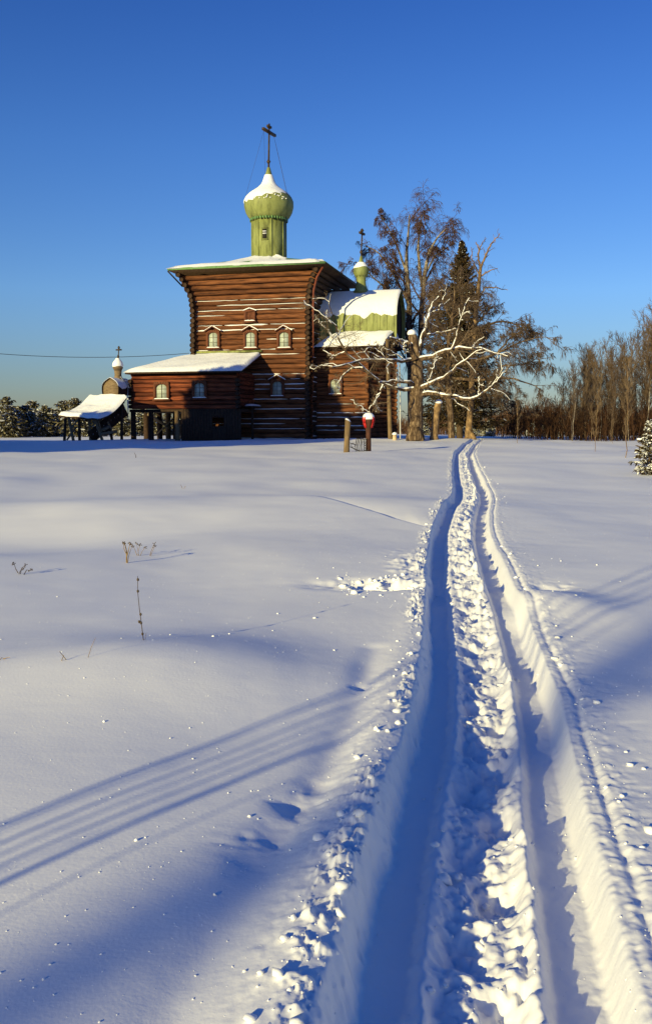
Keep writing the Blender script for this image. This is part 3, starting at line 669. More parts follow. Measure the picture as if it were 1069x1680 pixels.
# --- entrance porch at the far left
A_ = W(97, 681, 71.2); B_ = W(162, 687, 68.5); C_ = W(208, 652, 71.5); D_ = W(145, 653, 74.5)
A_, B_, C_, D_ = [w2c(p) for p in (A_, B_, C_, D_)]
wdir = (C_ - B_); wdir[2] = 0; wdir /= np.linalg.norm(wdir); ldir = np.array([wdir[1], -wdir[0], 0]); ldir = ldir if ldir[0] > 0 else -ldir
cv_ = lambda U, V: -.32 * np.sin(V * math.pi)
q = MB(); U, V = np.meshgrid(np.linspace(0, 1, 12), np.linspace(0, 1, 12), indexing='ij')
P = (A_ * (1 - U)[..., None] + B_ * U[..., None]) * (1 - V)[..., None] + (D_ * (1 - U)[..., None] + C_ * U[..., None]) * V[..., None]; P[..., 2] += cv_(U, V)
q.grid(P); P2 = P.copy(); P2[..., 2] -= .14; q.grid(P2[::-1])
for a_, b_ in ((P[0], P2[0]), (P2[-1], P[-1]), (P2[:, 0], P[:, 0]), (P[:, -1], P2[:, -1])): q.grid(np.stack([a_, b_]))
pr_ = q.build('porch_roof', M['logend'], church)
s = MB(); snow_sheet(s, A_ - ldir * .05, B_ + ldir * .03, C_, D_, .26, 30, 26, seed=31, rag=.1, curve=cv_); s.build('roof_snow', M['roofsnow'], pr_, smooth=True)
# posts and braces
def pst(p, q2, dA, dB, r=.11, m='post', name='porch_post', sides=6):
    a_ = w2c(W(*p, dA)); b_ = w2c(W(*q2, dB)); mb = MB(); mb.tubes([a_, b_], [r, r], sides); return mb.build(name, M[m], church)
for p, q2, dA, dB, m_ in [((121, 724), (113, 684), 69, 69.4, 'post'), ((106, 724), (108, 683), 70.6, 70.8, 'logend'), ((149, 724), (147, 688), 69.6, 69.6, 'post'), ((131, 724), (130, 686), 69.4, 69.6, 'logend'),
                          ((168, 722), (157, 690), 68.7, 68.7, 'post'), ((184, 722), (178, 684), 69.6, 70, 'logend'), ((200, 724), (200, 660), 71.2, 71.2, 'logend')]:
    pst(p, q2, dA, dB, m=m_)
for p, q2, dA, dB, m_ in [((118, 702), (128, 689), 69, 69.2, 'post'), ((110, 722), (126, 700), 70, 70, 'plank'), ((161, 690), (168, 712), 68.8, 68.8, 'post'), ((177, 692), (186, 712), 69.5, 69.5, 'plank'), ((152, 690), (162, 700), 68.9, 68.9, 'plank')]:
    pst(p, q2, dA, dB, r=.07, m=m_, name='brace')
q = MB()
for dd in (0, 2.2):
    a_ = w2c(W(148, 718, 69.5 + dd)); b_ = w2c(W(206, 672, 72.5 + dd)); q.beam(a_, b_, .12, .95)
q.build('stair_stringer', M['logend'], church)
st_ = MB(); sn = MB()
for k in range(10):
    t = (k + .5) / 10; a_ = w2c(W(148 + 58 * t, 716 - 46 * t, 69.5 + 3 * t)); b_ = w2c(W(148 + 58 * t, 716 - 46 * t, 71.7 + 3 * t)); b_[2] = a_[2]
    st_.beam(a_, b_, .3, .07); sn.beam(a_ + (0, 0, .07), b_ + (0, 0, .07), .26, .06)
so2 = st_.build('stair_step', M['plank'], church); sn.build('step_snow', M['branchsnow'], so2)
q = MB(); a_ = w2c(W(150, 700, 69)); b_ = w2c(W(204, 660, 72)); q.beam(a_, b_, .08, .1); q.beam(w2c(W(165, 712, 68.6)), w2c(W(190, 708, 69.6)), .5, .18); q.beam(w2c(W(168, 706, 68.8)), w2c(W(178, 700, 69.2)), .4, .16); q.build('porch_rail', M['plank'], church)
# arched dark side between post and narthex
q = MB(); th = np.linspace(0, math.pi, 9)
a_ = w2c(W(186, 700, 71)); b_ = w2c(W(203, 700, 72)); zb_ = w2c(W(195, 684, 71.5))[2]; zt2 = w2c(W(195, 665, 71.5))[2]
for k in range(8):
    f0, f1 = (1 - math.cos(th[k])) / 2, (1 - math.cos(th[k + 1])) / 2; h0, h1 = zb_ + .45 * math.sin(th[k]), zb_ + .45 * math.sin(th[k + 1])
    pA = a_ + (b_ - a_) * f0; pB = a_ + (b_ - a_) * f1
    q.poly([(pA[0], pA[1], h0), (pB[0], pB[1], h1), (pB[0], pB[1], zt2), (pA[0], pA[1], zt2)], (0, .08, 0))
q.build('arched_board', M['logend'], church)
# kokoshnik
kc = w2c(W(181, 648, 73.6)); ang = math.atan2(wdir[1], wdir[0])
def km(v):
    R = np.array([[math.cos(ang), -math.sin(ang), 0], [math.sin(ang), math.cos(ang), 0], [0, 0, 1]]); return v @ R.T + kc
bochka(church, 0, 2.0, 0, 0, .80, 1.36, name='kokoshnik_roof', snow_from=.35, m=M['logend'], recess=.12, axis_m=km, gm=M['plank'])
dcn = w2c(W(194, 620, 74.6)); z_ = lambda py: w2c(W(194, py, 74.6))[2]
q = MB(); q.lathe((dcn[0], dcn[1], 0), [(.42, z_(628)), (.33, z_(621)), (.27, z_(615)), (.31, z_(608))], 10); pdm = q.build('porch_drum', M['plank'], church)
OP3 = [(.30, z_(608)), (.40, z_(604)), (.42, z_(600)), (.36, z_(595)), (.2, z_(591)), (.07, z_(587))]
q = MB(); q.lathe((dcn[0], dcn[1], 0), OP3, 14); pd_ = q.build('porch_dome', M['plank'], church)
q = MB(); cap(q, (dcn[0], dcn[1], 0), OP3, z_(602), 20, .03, .03, .0, top=z_(588)); q.build('dome_snow', M['roofsnow'], pd_, smooth=True)
cross(church, (dcn[0] + .05, dcn[1]), z_(589), z_(568), .045, .24, z_(574), (1, 0), False)

# ------------------------------------------------------------------ vegetation helpers
def norm(v): return v / (np.linalg.norm(v, axis=-1, keepdims=True) + 1e-9)
def spawn(P, R, k, t0, t1, ln, n, ang, droop, wig, rr, rg, rmin=.004, up=0., lnvar=.4, taper=.25, absl=False):
    """k children on every parent path; returns their paths and radii"""
    K, m, _ = P.shape
    idx = np.repeat(np.arange(K), k); t = rg.uniform(t0, t1, K * k) * (m - 1); i = np.minimum(t.astype(int), m - 2); f = (t - i)[:, None]
    p = P[idx, i] * (1 - f) + P[idx, i + 1] * f; T = norm(P[idx, i + 1] - P[idx, i]); r = R[idx, i] * (1 - f[:, 0]) + R[idx, i + 1] * f[:, 0]
    pl = np.linalg.norm(P[idx, -1] - P[idx, 0], axis=1)
    q = norm(np.cross(T, rg.normal(size=T.shape))); a = ang * rg.uniform(.6, 1.3, len(idx))[:, None]
    d = norm(np.cos(a) * T + np.sin(a) * q + np.array([0, 0, up]))
    l = (ln if absl else ln * pl) * (1 - .45 * t / (m - 1)) * rg.uniform(1 - lnvar, 1 + lnvar, len(idx))
    out = np.zeros((len(idx), n, 3)); out[:, 0] = p; step = (l / (n - 1))[:, None]
    for j in range(1, n):
        d = norm(d + rg.normal(0, wig, d.shape) + np.array([0, 0, -droop]) ); out[:, j] = out[:, j - 1] + d * step
    rad = np.maximum(r * rr, rmin)[:, None] * np.linspace(1, taper, n)[None]
    return out, np.maximum(rad, rmin * .7)
def polyl(pts, n=10, wig=.0, rg=rng):
    p = np.array([q[:3] for q in pts], float); r = np.array([q[3] for q in pts], float)
    c = np.concatenate([[0], np.cumsum(np.linalg.norm(np.diff(p, axis=0), axis=1))]); t = np.linspace(0, c[-1], n)
    P = np.stack([np.interp(t, c, p[:, k]) for k in range(3)], 1); R = np.interp(t, c, r)
    if n > 6:
        k = np.array([.25, .5, .25]); P[1:-1] = P[:-2] * .25 + P[1:-1] * .5 + P[2:] * .25
    P[1:] += rg.normal(0, wig, P[1:].shape) if wig else 0
    return P, R
def pxl(lst, Y, dY=0):           # [(px,py,r)] -> world polyline points, drifting dY in depth
    n = len(lst); return [(*W(a, b, Y + dY * i / max(1, n - 1)), c) for i, (a, b, c) in enumerate(lst)]

# ------------------------------------------------------------------ old snow-laden tree (foreground of the church)
rg = np.random.default_rng(11); D0 = 60.
base = W(681, 722, D0); base[2] = mz(base[0], base[1]) - .1
old = empty('old_tree', base); tag(old, 'old thick tree with snow laden crooked limbs and a broken top', 'tree')
tk = pxl([(681, 723, .62), (680, 712, .55), (681, 690, .50), (682, 660, .47), (684, 625, .43), (684, 600, .40), (681, 578, .34), (678, 560, .30), (676, 549, .27), (675, 545, .12)], D0)
mb = MB(); P, R = polyl(tk, 26, .012, rg); mb.tubes(P, R * (1 + .08 * np.sin(np.arange(26) * 1.9)), 14)
for px_, py_ in ((668, 722), (692, 722), (676, 724)): mb.tubes(*polyl(pxl([(px_, py_ + 2, .16), ((px_ + 681) / 2, py_ - 6, .28), (681, py_ - 20, .3)], D0 - .3), 7, 0), 8)
mb.tubes(*polyl(pxl([(680, 590, .2), (672, 575, .14), (671, 562, .14), (664, 560, .10)], D0 - .4), 9, .01, rg), 8)
mb.build('trunk', M['oldbark'], old, smooth=True, offset=base)
br = [([(687,590,.22),(700,588,.20),(722,582,.18),(740,573,.15),(770,572,.12),(797,573,.08),(815,581,.06),(832,586,.04)], -1.5),
 ([(740,574,.10),(748,548,.08),(760,510,.05),(769,488,.025)], -1),
 ([(686,582,.20),(690,560,.18),(700,535,.16),(705,512,.13),(709,500,.10),(720,487,.06)], 1.5),
 ([(701,550,.10),(730,545,.07),(748,538,.04)], 1), ([(707,515,.09),(718,508,.07),(728,488,.05),(733,468,.025)], 1.5),
 ([(686,638,.19),(705,631,.17),(735,615,.12),(760,590,.08),(790,574,.04)], -2),
 ([(690,648,.21),(715,645,.19),(735,650,.18),(755,655,.16),(775,655,.13),(795,643,.09),(815,625,.06),(825,605,.03)], -2.5),
 ([(785,650,.06),(787,635,.045),(785,618,.03)], -2.3), ([(800,640,.05),(822,618,.03),(835,600,.02)], -2.6),
 ([(676,566,.17),(662,562,.15),(650,558,.13),(638,556,.08)], -1), ([(665,563,.1),(661,572,.08),(666,580,.05),(671,572,.03)], -.9),
 ([(678,590,.15),(660,594,.14),(640,592,.12),(612,592,.11),(590,594,.10),(570,599,.085),(545,602,.05)], -3),
 ([(682,632,.15),(665,626,.13),(640,625,.09),(622,628,.06)], -2),
 ([(680,638,.17),(650,638,.15),(630,633,.15),(610,618,.14),(592,600,.13),(575,588,.12),(560,578,.10),(562,567,.08),(556,545,.06),(546,520,.045),(538,500,.035),(541,480,.02)], -4),
 ([(556,545,.045),(535,520,.035),(515,508,.03),(498,496,.02)], -4), ([(548,556,.035),(528,535,.03),(517,515,.02)], -4),
 ([(595,604,.08),(575,606,.07),(562,617,.05),(554,628,.04),(558,641,.02)], -3.4),
 ([(628,632,.09),(622,645,.075),(614,660,.06),(607,676,.05),(600,690,.03)], -3.2), ([(614,660,.05),(619,670,.04),(617,678,.02)], -3.2),
 ([(565,578,.06),(545,585,.05),(535,578,.035),(530,570,.02)], -3.8), ([(545,602,.05),(525,600,.035),(515,608,.025),(508,602,.015)], -3.6),
 ([(645,600,.05),(625,580,.04),(612,568,.03),(600,575,.02),(585,582,.015)], -2.6), ([(660,590,.06),(645,578,.05),(632,572,.03),(620,566,.02)], -2),
 ([(700,632,.05),(712,600,.03),(718,585,.02)], -1.5), ([(607,676,.03),(590,668,.02),(576,656,.01)], -3.2)]
lim = MB(); sn = MB(); LP = []
for lst, dy in br:
    y0 = D0 + (dy if dy < -2.9 or lst[0][0] < 676 and lst[0][0] != 680 and len(lst) < 6 else 0)
    if lst[0][0] in (687, 686, 690, 676, 678, 682, 680): y0, dd = D0 - .2, dy
    else: y0, dd = D0 + dy, 0
    P, R = polyl(pxl(lst, y0, dd), 14, .045, rg); R = R * .66 * (1 + .12 * np.sin(np.arange(14) * 2.3 + len(LP))); lim.tubes(P, R, 8); LP.append((P, R))
    Q = P.copy(); Q[:, 2] += R * .7 + .02; Q[:, 0] -= .01; sn.tubes(Q, np.maximum(R * .78, .024) * rg.uniform(.75, 1.15, len(R)), 7)
P = np.stack([p for p, r_ in LP]); R = np.stack([r_ for p, r_ in LP])
limb = lim.build('limb', M['oldbark'], old, smooth=True, offset=base)
P2, R2 = spawn(P, R, 9, .2, 1, .30, 7, 1.0, .02, .24, .45, rg, .015, up=.15)
P3, R3 = spawn(P2, R2, 8, .1, 1, .6, 5, .9, .05, .22, .6, rg, .010)
P4, R4 = spawn(P3, R3, 5, .1, 1, .7, 4, .8, .08, .2, .6, rg, .006)
tw = MB(); tw.tubes(P2, R2, 5, False); tw.tubes(P3, R3, 3, False); tw.tubes(P4, R4, 3, False)
tw.build('twigs', M['twigb'], old, offset=base)
sel = rg.random(len(P2)) < .5; Q = P2[sel].copy(); Q[..., 2] += .02; sn.tubes(Q, R2[sel] * 1.0 + .006, 5, False)
c0 = W(675, 545, D0); sn.lathe((c0[0], c0[1], c0[2]), [(.27, -.18), (.30, -.05), (.22, .1), (.05, .17)], 10)
sn.build('branch_snow', M['branchsnow'], limb, smooth=True, offset=(0, 0, 0) if False else base)

def tree(name, label, base_px, Y, stems, mbark, mtwig, levels, seed, group=None, extra=None):
    rg = np.random.default_rng(seed); b = W(*base_px, Y); b[2] = mz(b[0], b[1]) - .1
    e = empty(name, b); tag(e, label, 'tree', group)
    t = MB(); Ps = []; Rs = []
    for lst, dy, sp in stems:
        P, R = polyl(pxl(lst, Y, dy), 14, .03, rg)
        if lst[0][:2] == base_px: P[0, 2] = min(P[0, 2], b[2])
        t.tubes(P, R, 9)
        if sp: Ps.append(P); Rs.append(R)
    t.build('trunk', mbark, e, smooth=True, offset=b)
    P = np.stack(Ps); R = np.stack(Rs); c = MB()
    for (k, t0, t1, ln, n, ang, dr, wg, rr, rm, up, sd) in levels:
        P, R = spawn(P, R, k, t0, t1, ln, n, ang, dr, wg, rr, rg, rm, up); c.tubes(P, R, sd, False)
    c.build('crown', mtwig, e, offset=b)
    return e
# tall weeping birch behind the church
tree('weeping_birch', 'tall twin stemmed birch with hanging brown twigs behind the church roof', (676, 720), 88,
     [([(676,720,.42),(674,640,.36),(671,560,.30),(672,500,.26),(665,445,.20),(668,400,.13),(672,352,.05)], 0, 1),
      ([(680,640,.3),(690,560,.27),(691,500,.24),(697,440,.18),(702,415,.13),(712,392,.09),(732,374,.04)], -2, 1),
      ([(692,470,.18),(686,420,.13),(686,385,.09),(692,352,.04)], 2, 1),
      ([(670,500,.15),(650,458,.11),(624,418,.07),(600,402,.03)], 2, 1),
      ([(664,440,.12),(648,395,.08),(634,372,.05),(624,352,.02)], -2, 1),
      ([(672,520,.12),(640,480,.09),(606,450,.06),(582,428,.02)], -3, 1),
      ([(697,450,.12),(712,420,.08),(726,412,.05),(734,392,.02)], 2, 1),
      ([(691,560,.12),(712,520,.09),(722,490,.05),(728,460,.02)], 1, 1),
      ([(672,580,.10),(655,555,.07),(650,540,.03)], 0, 0)],
     M['birch'], M['twig'], [(13, .28, 1, .27, 6, .8, -.03, .12, .4, .026, .2, 4), (6, .15, 1, .55, 5, .8, .10, .16, .5, .018, 0, 3), (7, .1, 1, .8, 5, .8, .32, .1, .6, .016, 0, 3), (4, .1, 1, .9, 4, .5, .45, .08, .8, .013, 0, 3)], 5)
# tall snapped tree with a bare antler-like top
tree('dead_top_tree', 'tall pale tree with a bare antler shaped top beside the spruce', (768, 720), 77,
     [([(768,720,.36),(769,700,.28),(772,660,.26),(775,600,.24),(777,550,.22),(781,500,.19),(786,460,.15),(788,438,.12)], 0, 0),
      ([(788,440,.10),(784,425,.08),(785,408,.06),(780,396,.035)], 0, 1), ([(788,440,.10),(797,418,.08),(803,402,.06),(818,384,.03)], 0, 1), ([(785,412,.05),(792,396,.035),(797,392,.02)], .5, 1),
      ([(783,490,.08),(797,470,.06),(812,472,.05),(832,476,.02)], 0, 1), ([(786,455,.07),(800,445,.05),(817,440,.02)], 0, 1), ([(785,450,.06),(774,425,.04),(772,405,.02)], 0, 1),
      ([(778,540,.07),(760,520,.05),(742,490,.02)], 0, 1), ([(803,402,.03),(812,396,.02),(808,384,.012)], 0, 0), ([(768,720,.3),(762,722,.2),(757,724,.1)], -.5, 0), ([(770,704,.2),(776,718,.2),(780,724,.1)], -.5, 0)],
     M['warmbark'], M['twigb'], [(5, .2, 1, .25, 5, .9, .0, .25, .5, .016, .2, 4), (4, .1, 1, .5, 4, .8, .05, .2, .5, .009, 0, 3)], 9)
# wide drooping birch to the right
tree('drooping_birch', 'wide drooping birch leaning out to the right over the snow', (741, 720), 72,
     [([(741,720,.28),(738,660,.25),(732,610,.22),(734,570,.17),(742,520,.11),(746,480,.06),(744,455,.03)], 0, 1),
      ([(733,600,.14),(770,596,.11),(815,580,.085),(850,563,.06),(885,549,.035),(908,558,.02)], -3, 1),
      ([(736,570,.14),(775,545,.11),(810,528,.08),(840,528,.05),(862,545,.02)], 1, 1),
      ([(735,620,.14),(785,625,.11),(830,618,.08),(865,628,.05),(888,640,.02)], -1, 1),
      ([(815,580,.08),(838,552,.06),(860,540,.04),(876,548,.02)], -2, 1),
      ([(770,640,.10),(808,650,.07),(838,655,.04),(858,672,.02)], -1, 1),
      ([(815,600,.07),(850,600,.05),(880,590,.03),(905,585,.015)], -2, 1),
      ([(742,525,.10),(725,495,.07),(722,470,.03)], 2, 1), ([(738,600,.09),(715,560,.06),(702,530,.03)], 1, 1), ([(740,560,.08),(712,520,.05),(700,485,.02)], 2, 1), ([(736,590,.09),(760,560,.06),(785,540,.03)], -1, 1), ([(736,640,.08),(715,610,.05),(706,590,.03)], -1, 1), ([(742,525,.10),(765,500,.07),(785,490,.03)], 2, 1), ([(760,560,.08),(790,520,.06),(806,505,.03)], 3, 1)],
     M['oldbark'], M['twigm'], [(15, .2, 1, .34, 6, .8, .02, .14, .4, .022, .15, 4), (6, .15, 1, .55, 5, .8, .10, .16, .5, .015, 0, 3), (6, .1, 1, .8, 5, .8, .3, .1, .6, .012, 0, 3), (4, .1, 1, .9, 4, .5, .4, .08, .8, .010, 0, 3)], 15)
# broken stub
b = W(712, 722, 61); b[2] = mz(b[0], b[1]) - .1
e = empty('broken_tree_stub', b); tag(e, 'short pale broken tree stub right of the thick old trunk', 'tree stump')
P, R = polyl(pxl([(711, 724, .34), (712, 714, .26), (713, 695, .24), (716, 675, .24), (718, 664, .27), (721, 658, .16)], 61), 14, .015, rg); q = MB(); q.tubes(P, R, 10); q.build('trunk', M['warmbark'], e, smooth=True, offset=b)
q = MB(); c = W(719, 659, 61); q.lathe(c, [(.22, -.12), (.26, 0), (.15, .12), (.03, .16)], 9); q.build('snow_cap', M['branchsnow'], e, smooth=True, offset=b)
# little cut stump
b = W(647, 726, 61); b[2] = mz(b[0], b[1]) - .1
e = empty('cut_stump', b); tag(e, 'little cut stump right of the wooden pole', 'tree stump')
q = MB(); q.tubes([(b[0], b[1], b[2]), (b[0], b[1], b[2] + .45)], [.16, .14], 10); q.build('trunk', M['cut'], e, offset=b)
q = MB(); q.lathe((b[0], b[1], b[2] + .45), [(.16, 0), (.18, .06), (.12, .14), (.03, .17)], 10); q.build('snow_cap', M['branchsnow'], e, smooth=True, offset=b)

def conifer(name, b, H, Rb, seed, nb=260, m='needle', snow=.0, low=.06, trunk_m='trunk', card=.16, lod=1., label=None, group=None, shape=.85, tr=None, droop=.22, snowm='branchsnow', wf=1.):
    rg = np.random.default_rng(seed); e = empty(name, b); tag(e, label, 'tree', group)
    t = MB(); P = np.stack([np.zeros(8) + rg.normal(0, .01 * H / 8, 8), rg.normal(0, .01 * H / 8, 8), np.linspace(-.2, H, 8)], 1); t.tubes(P, np.linspace(tr or H * .014, .02, 8), 8); t.build('trunk', M[trunk_m], e)
    h = (low + (1 - low) * rg.random(nb)**.85); rad = Rb * np.clip(1 - h, 0, 1)**shape * rg.uniform(.55, 1.2, nb) + .05; rad *= np.clip((h - low) / .08, .35, 1) if low < .1 else 1
    az = rg.uniform(0, 2 * math.pi, nb); n = 6; k = np.linspace(0, 1, n)
    BP = np.zeros((nb, n, 3)); BP[..., 0] = np.cos(az)[:, None] * rad[:, None] * k; BP[..., 1] = np.sin(az)[:, None] * rad[:, None] * k
    BP[..., 2] = (h * H)[:, None] - droop * rad[:, None] * np.sin(k * 2.4)[None] + .10 * rad[:, None] * k**2 + (h > .8)[:, None] * .35 * rad[:, None] * k
    c = MB(); c.tubes(BP, np.linspace(.03, .008, n)[None] * np.ones((nb, 1)), 3, False, tint=.2)
    # needle sprays: narrow drooping blades along each branch
    ns = int(26 * lod); tt = rg.uniform(.08, 1, (nb, ns)) * (n - 1); i = np.minimum(tt.astype(int), n - 2); f = (tt - i)[..., None]; ii = np.arange(nb)[:, None]
    p = BP[ii, i] * (1 - f) + BP[ii, i + 1] * f; T = norm(BP[ii, i + 1] - BP[ii, i]); sd = norm(np.cross(T, np.array([0, 0, 1.]))) * np.where(rg.random((nb, ns)) < .5, -1, 1)[..., None]
    d = norm(T * rg.uniform(.3, 1.1, (nb, ns, 1)) + sd * rg.uniform(.2, 1., (nb, ns, 1)) + np.array([0, 0, -1.]) * rg.uniform(0., .9, (nb, ns, 1)) + rg.normal(0, .15, (nb, ns, 3)))
    l = rg.uniform(.5, 1.3, (nb, ns, 1)) * card * 2.6 * np.clip(rad / Rb + .3, .25, 1)[:, None, None]; wv = norm(np.cross(d, rg.normal(size=d.shape))) * card * wf * rg.uniform(.18, .4, (nb, ns, 1))
    V = np.stack([p - wv * .5, p + wv * .5, p + d * l * .6 + wv, p + d * l, p + d * l * .6 - wv], 2).reshape(-1, 3); N = nb * ns
    F = (np.array([[0, 1, 2, 3, 4]])[None] + (np.arange(N) * 5)[:, None, None]).reshape(-1, 5); c.add(V, F, np.repeat(rg.random(N), 5))
    co = c.build('crown', M[m], e)
    if snow:
        s_ = MB(); sel = (rg.random((nb, ns)) < snow); pp = p[sel]; dd = d[sel]; ww = wv[sel]; ll = l[sel]; u = np.array([0, 0, card * .16])
        a0 = pp + u - ww * .4; V = np.stack([pp + u * .5 - ww * .8, pp + u * .5 + ww * .8, pp + dd * ll * .6 + ww * 1.1 + u, pp + dd * ll * .9 + u * .4, pp + dd * ll * .6 - ww * 1.1 + u, pp + dd * ll * .4 + u * 2.4], 1).reshape(-1, 3); N = len(pp)
        F = (np.array([[0, 1, 5], [1, 2, 5], [2, 3, 5], [3, 4, 5], [4, 0, 5]])[None] + (np.arange(N) * 6)[:, None, None]).reshape(-1, 3); s_.add(V, F); s_.build('crown_snow', M[snowm], co)
    return e
b = W(753, 719, 82); b[2] = mz(b[0], b[1])
conifer('spruce', b, (W(753, 396, 82)[2] - b[2]), 5.6, 3, nb=1050, card=.20, snow=.03, low=.10, wf=.6, shape=.95, label='tall dark spruce among the bare trees', tr=.3, lod=2.0)

# young pines at the far left
proto = []
rp = np.random.default_rng(40)
for i in range(3):
    proto.append(conifer('young_pine', (0, 0, 0), 4.2 + .4 * i, 2.1, 50 + i, nb=130, m='pineneedle', shape=.6, snow=.2, low=.03, card=.26, lod=.8, droop=-.12, snowm='frost', label='frosted young pine in the row at the far left', group='frosted young pines behind the porch'))
first = [True] * 3; k = 0
for px_ in list(range(-150, 120, 8)) + list(range(122, 330, 17)):
    Y_ = 112 + rp.uniform(-9, 12); x_ = (px_ + rp.uniform(-5, 5) - 534.5) / 1500 * Y_; i = k % 3; k += 1
    o = proto[i] if first[i] else copy_tree(proto[i]); first[i] = False
    o.location = (x_, Y_, mz(x_, Y_) - .1); sc_ = rp.uniform(.62, .98) * (1.0 if px_ < 125 else .8); o.scale = (sc_,) * 3; o.rotation_euler.z = rp.uniform(0, 6.28)
# snowy spruce at the right edge
x_, y_ = W(1064, 760, 27)[:2]
conifer('snowy_spruce', (x_, y_, mz(x_, y_) - .05), 1.62, .52, 71, nb=80, snow=.42, low=.02, card=.07, lod=1.5, droop=-.05, label='small snow covered spruce at the right edge', tr=.04)

# ------------------------------------------------------------------ bare wood at the right
def bare_tree(name, H, seed, spread=.22, label=None, group=None, k1=16, mb_='bark', mt='twigb', up=.5):
    rg = np.random.default_rng(seed); e = empty(name, (0, 0, 0)); tag(e, label, 'tree', group)
    n = 10; P = np.zeros((1, n, 3)); P[0, :, 2] = np.linspace(-.2, H, n); P[0, 1:, :2] = np.cumsum(rg.normal(0, .012 * H, (n - 1, 2)), 0); R = np.linspace(H * .0055, .012, n)[None]
    t = MB(); t.tubes(P, R, 7); t.build('trunk', M[mb_], e, smooth=True)
    c = MB(); P, R = spawn(P, R, k1 + 6, .22, .98, spread, 6, .55, -.03, .08, .4, rg, .018, up=.25); c.tubes(P, R, 4, False)
    P, R = spawn(P, R, 7, .15, 1, .5, 5, .6, -.02, .12, .5, rg, .012, up=.2); c.tubes(P, R, 3, False)
    P, R = spawn(P, R, 5, .1, 1, .65, 4, .6, .0, .12, .6, rg, .009, up=.1); c.tubes(P, R, 3, False)
    c.build('crown', M[mt], e); return e
LB = 'slender bare tree standing in the wood at the right'; GB = 'bare trees of the wood at the right'
bp = [bare_tree('bare_tree', 8, 100 + i, .22 + .03 * (i % 2), LB, GB, mb_=('oldbark', 'trunk', 'birch')[i % 3], mt=('twigb', 'twigm')[i % 2]) for i in range(6)]
rp = np.random.default_rng(77); used = [False] * 6
for i in range(96):
    f = rp.random(); px_ = 920 + 250 * f**1.0; Y_ = rp.uniform(64, 100); topy = np.interp(px_, [915, 940, 990, 1030, 1069, 1200], [625, 585, 570, 545, 492, 470]) + rp.uniform(-8, 60)
    x_ = (px_ - 534.5) / 1500 * Y_; z_ = mz(x_, Y_); H = W(px_, topy, Y_)[2] - z_; j = i % 6
    o = bp[j] if not used[j] else copy_tree(bp[j]); used[j] = True; o.location = (x_, Y_, z_); s_ = H / 8; o.scale = (s_ * .9, s_ * .9, s_); o.rotation_euler.z = rp.uniform(0, 6.28)
# nearer thin saplings in front of the wood
LS = [(975, 741, 640, 'forked yellowish sapling standing alone before the wood'), (1024, 751, 585, 'tall thin reddish sapling nearest the small spruce'), (1003, 728, 680, 'short straight pale sapling before the dark brush'), (848, 727, 640, 'thin young sapling alone beside the trail end')]
for i, (px_, py_, top, lab) in enumerate(LS):
    g0 = G(px_, py_, 80); e = bare_tree('sapling', 5, 200 + i, .16, lab, None, k1=12, mb_='warmbark', mt='twigb'); H = W(px_, top, g0[1])[2] - g0[2]; e.location = tuple(g0); e.scale = (H / 5 * .8, H / 5 * .8, H / 5)

def brush(name, label, x0, x1, y0, y1, n, hfun, seed, m, r0=.016, nt=7, wide=.25):
    rg = np.random.default_rng(seed); x = rg.uniform(x0, x1, n); y = rg.uniform(y0, y1, n); z = macro(x, y) - .1; H = hfun(x, y) * rg.uniform(.55, 1.05, n)
    P = np.zeros((n, 4, 3)); P[:, 0] = np.stack([x, y, z], 1)
    for j in range(1, 4): P[:, j] = P[:, j - 1] + np.stack([rg.normal(0, .05, n) * H, rg.normal(0, .05, n) * H, H / 3], 1)
    tt = rg.random(n); c = MB(); R = np.linspace(1.3, .5, 4)[None] * r0 * (H[:, None] / 3)**.5; c.tubes(P, R, 3, False, tint=tt)
    Q, S2 = spawn(P, R, nt, .15, 1, wide, 4, .6, -.02, .1, .7, rg, r0 * .6, up=.2); c.tubes(Q, S2, 3, False, tint=np.repeat(tt, nt))
    Q, S2 = spawn(Q, S2, 3, .1, 1, .5, 3, .6, -.02, .1, .7, rg, r0 * .5, up=.1); c.tubes(Q, S2, 3, False, tint=np.repeat(np.repeat(tt, nt), 3))
    return tag(c.build(name, m), label, None, kind='stuff')
brush('brushwood', 'dense brown undergrowth between the bare trees at the right', 17.5, 62, 66, 98, 2600, lambda x, y: 3.1 + .5 * fbm(x / 4, y / 4, 2, 2), 5, M['darkbrush'], r0=.020, nt=10)
brush('far_wood', 'far brown wood along the horizon behind the field', -10, 140, 185, 235, 4200, lambda x, y: np.interp(x, [0, 30, 46, 60], [3.4, 4.0, 6.0, 6.6]) * (1 + .22 * fbm(x / 9, y * 0, 4, 3)), 6, M['brush'], r0=.04, nt=9)
brush('low_wood', 'low frosted thicket on the horizon beyond the pines', -170, -5, 190, 235, 1300, lambda x, y: 3.6 + .8 * fbm(x / 12, y * 0, 4, 3), 7, M['brush'], r0=.05, nt=6)
# snowy little pines at the edge of the far wood
rp = np.random.default_rng(5); p0 = conifer('snowy_pine', (0, 0, 0), 3.2, 1.3, 91, nb=60, m='pineneedle', snow=.6, low=.03, card=.28, lod=.8, droop=-.1, snowm='frost', label='low snowy pine at the foot of the far brown wood', group='low snowy pines before the far wood')
for i in range(16):
    Y_ = rp.uniform(165, 180); px_ = rp.uniform(690, 915); x_ = (px_ - 534.5) / 1500 * Y_; o = p0 if i == 0 else copy_tree(p0); o.location = (x_, Y_, mz(x_, Y_) - .1); o.scale = (rp.uniform(.7, 1.2),) * 3; o.rotation_euler.z = rp.uniform(0, 6)

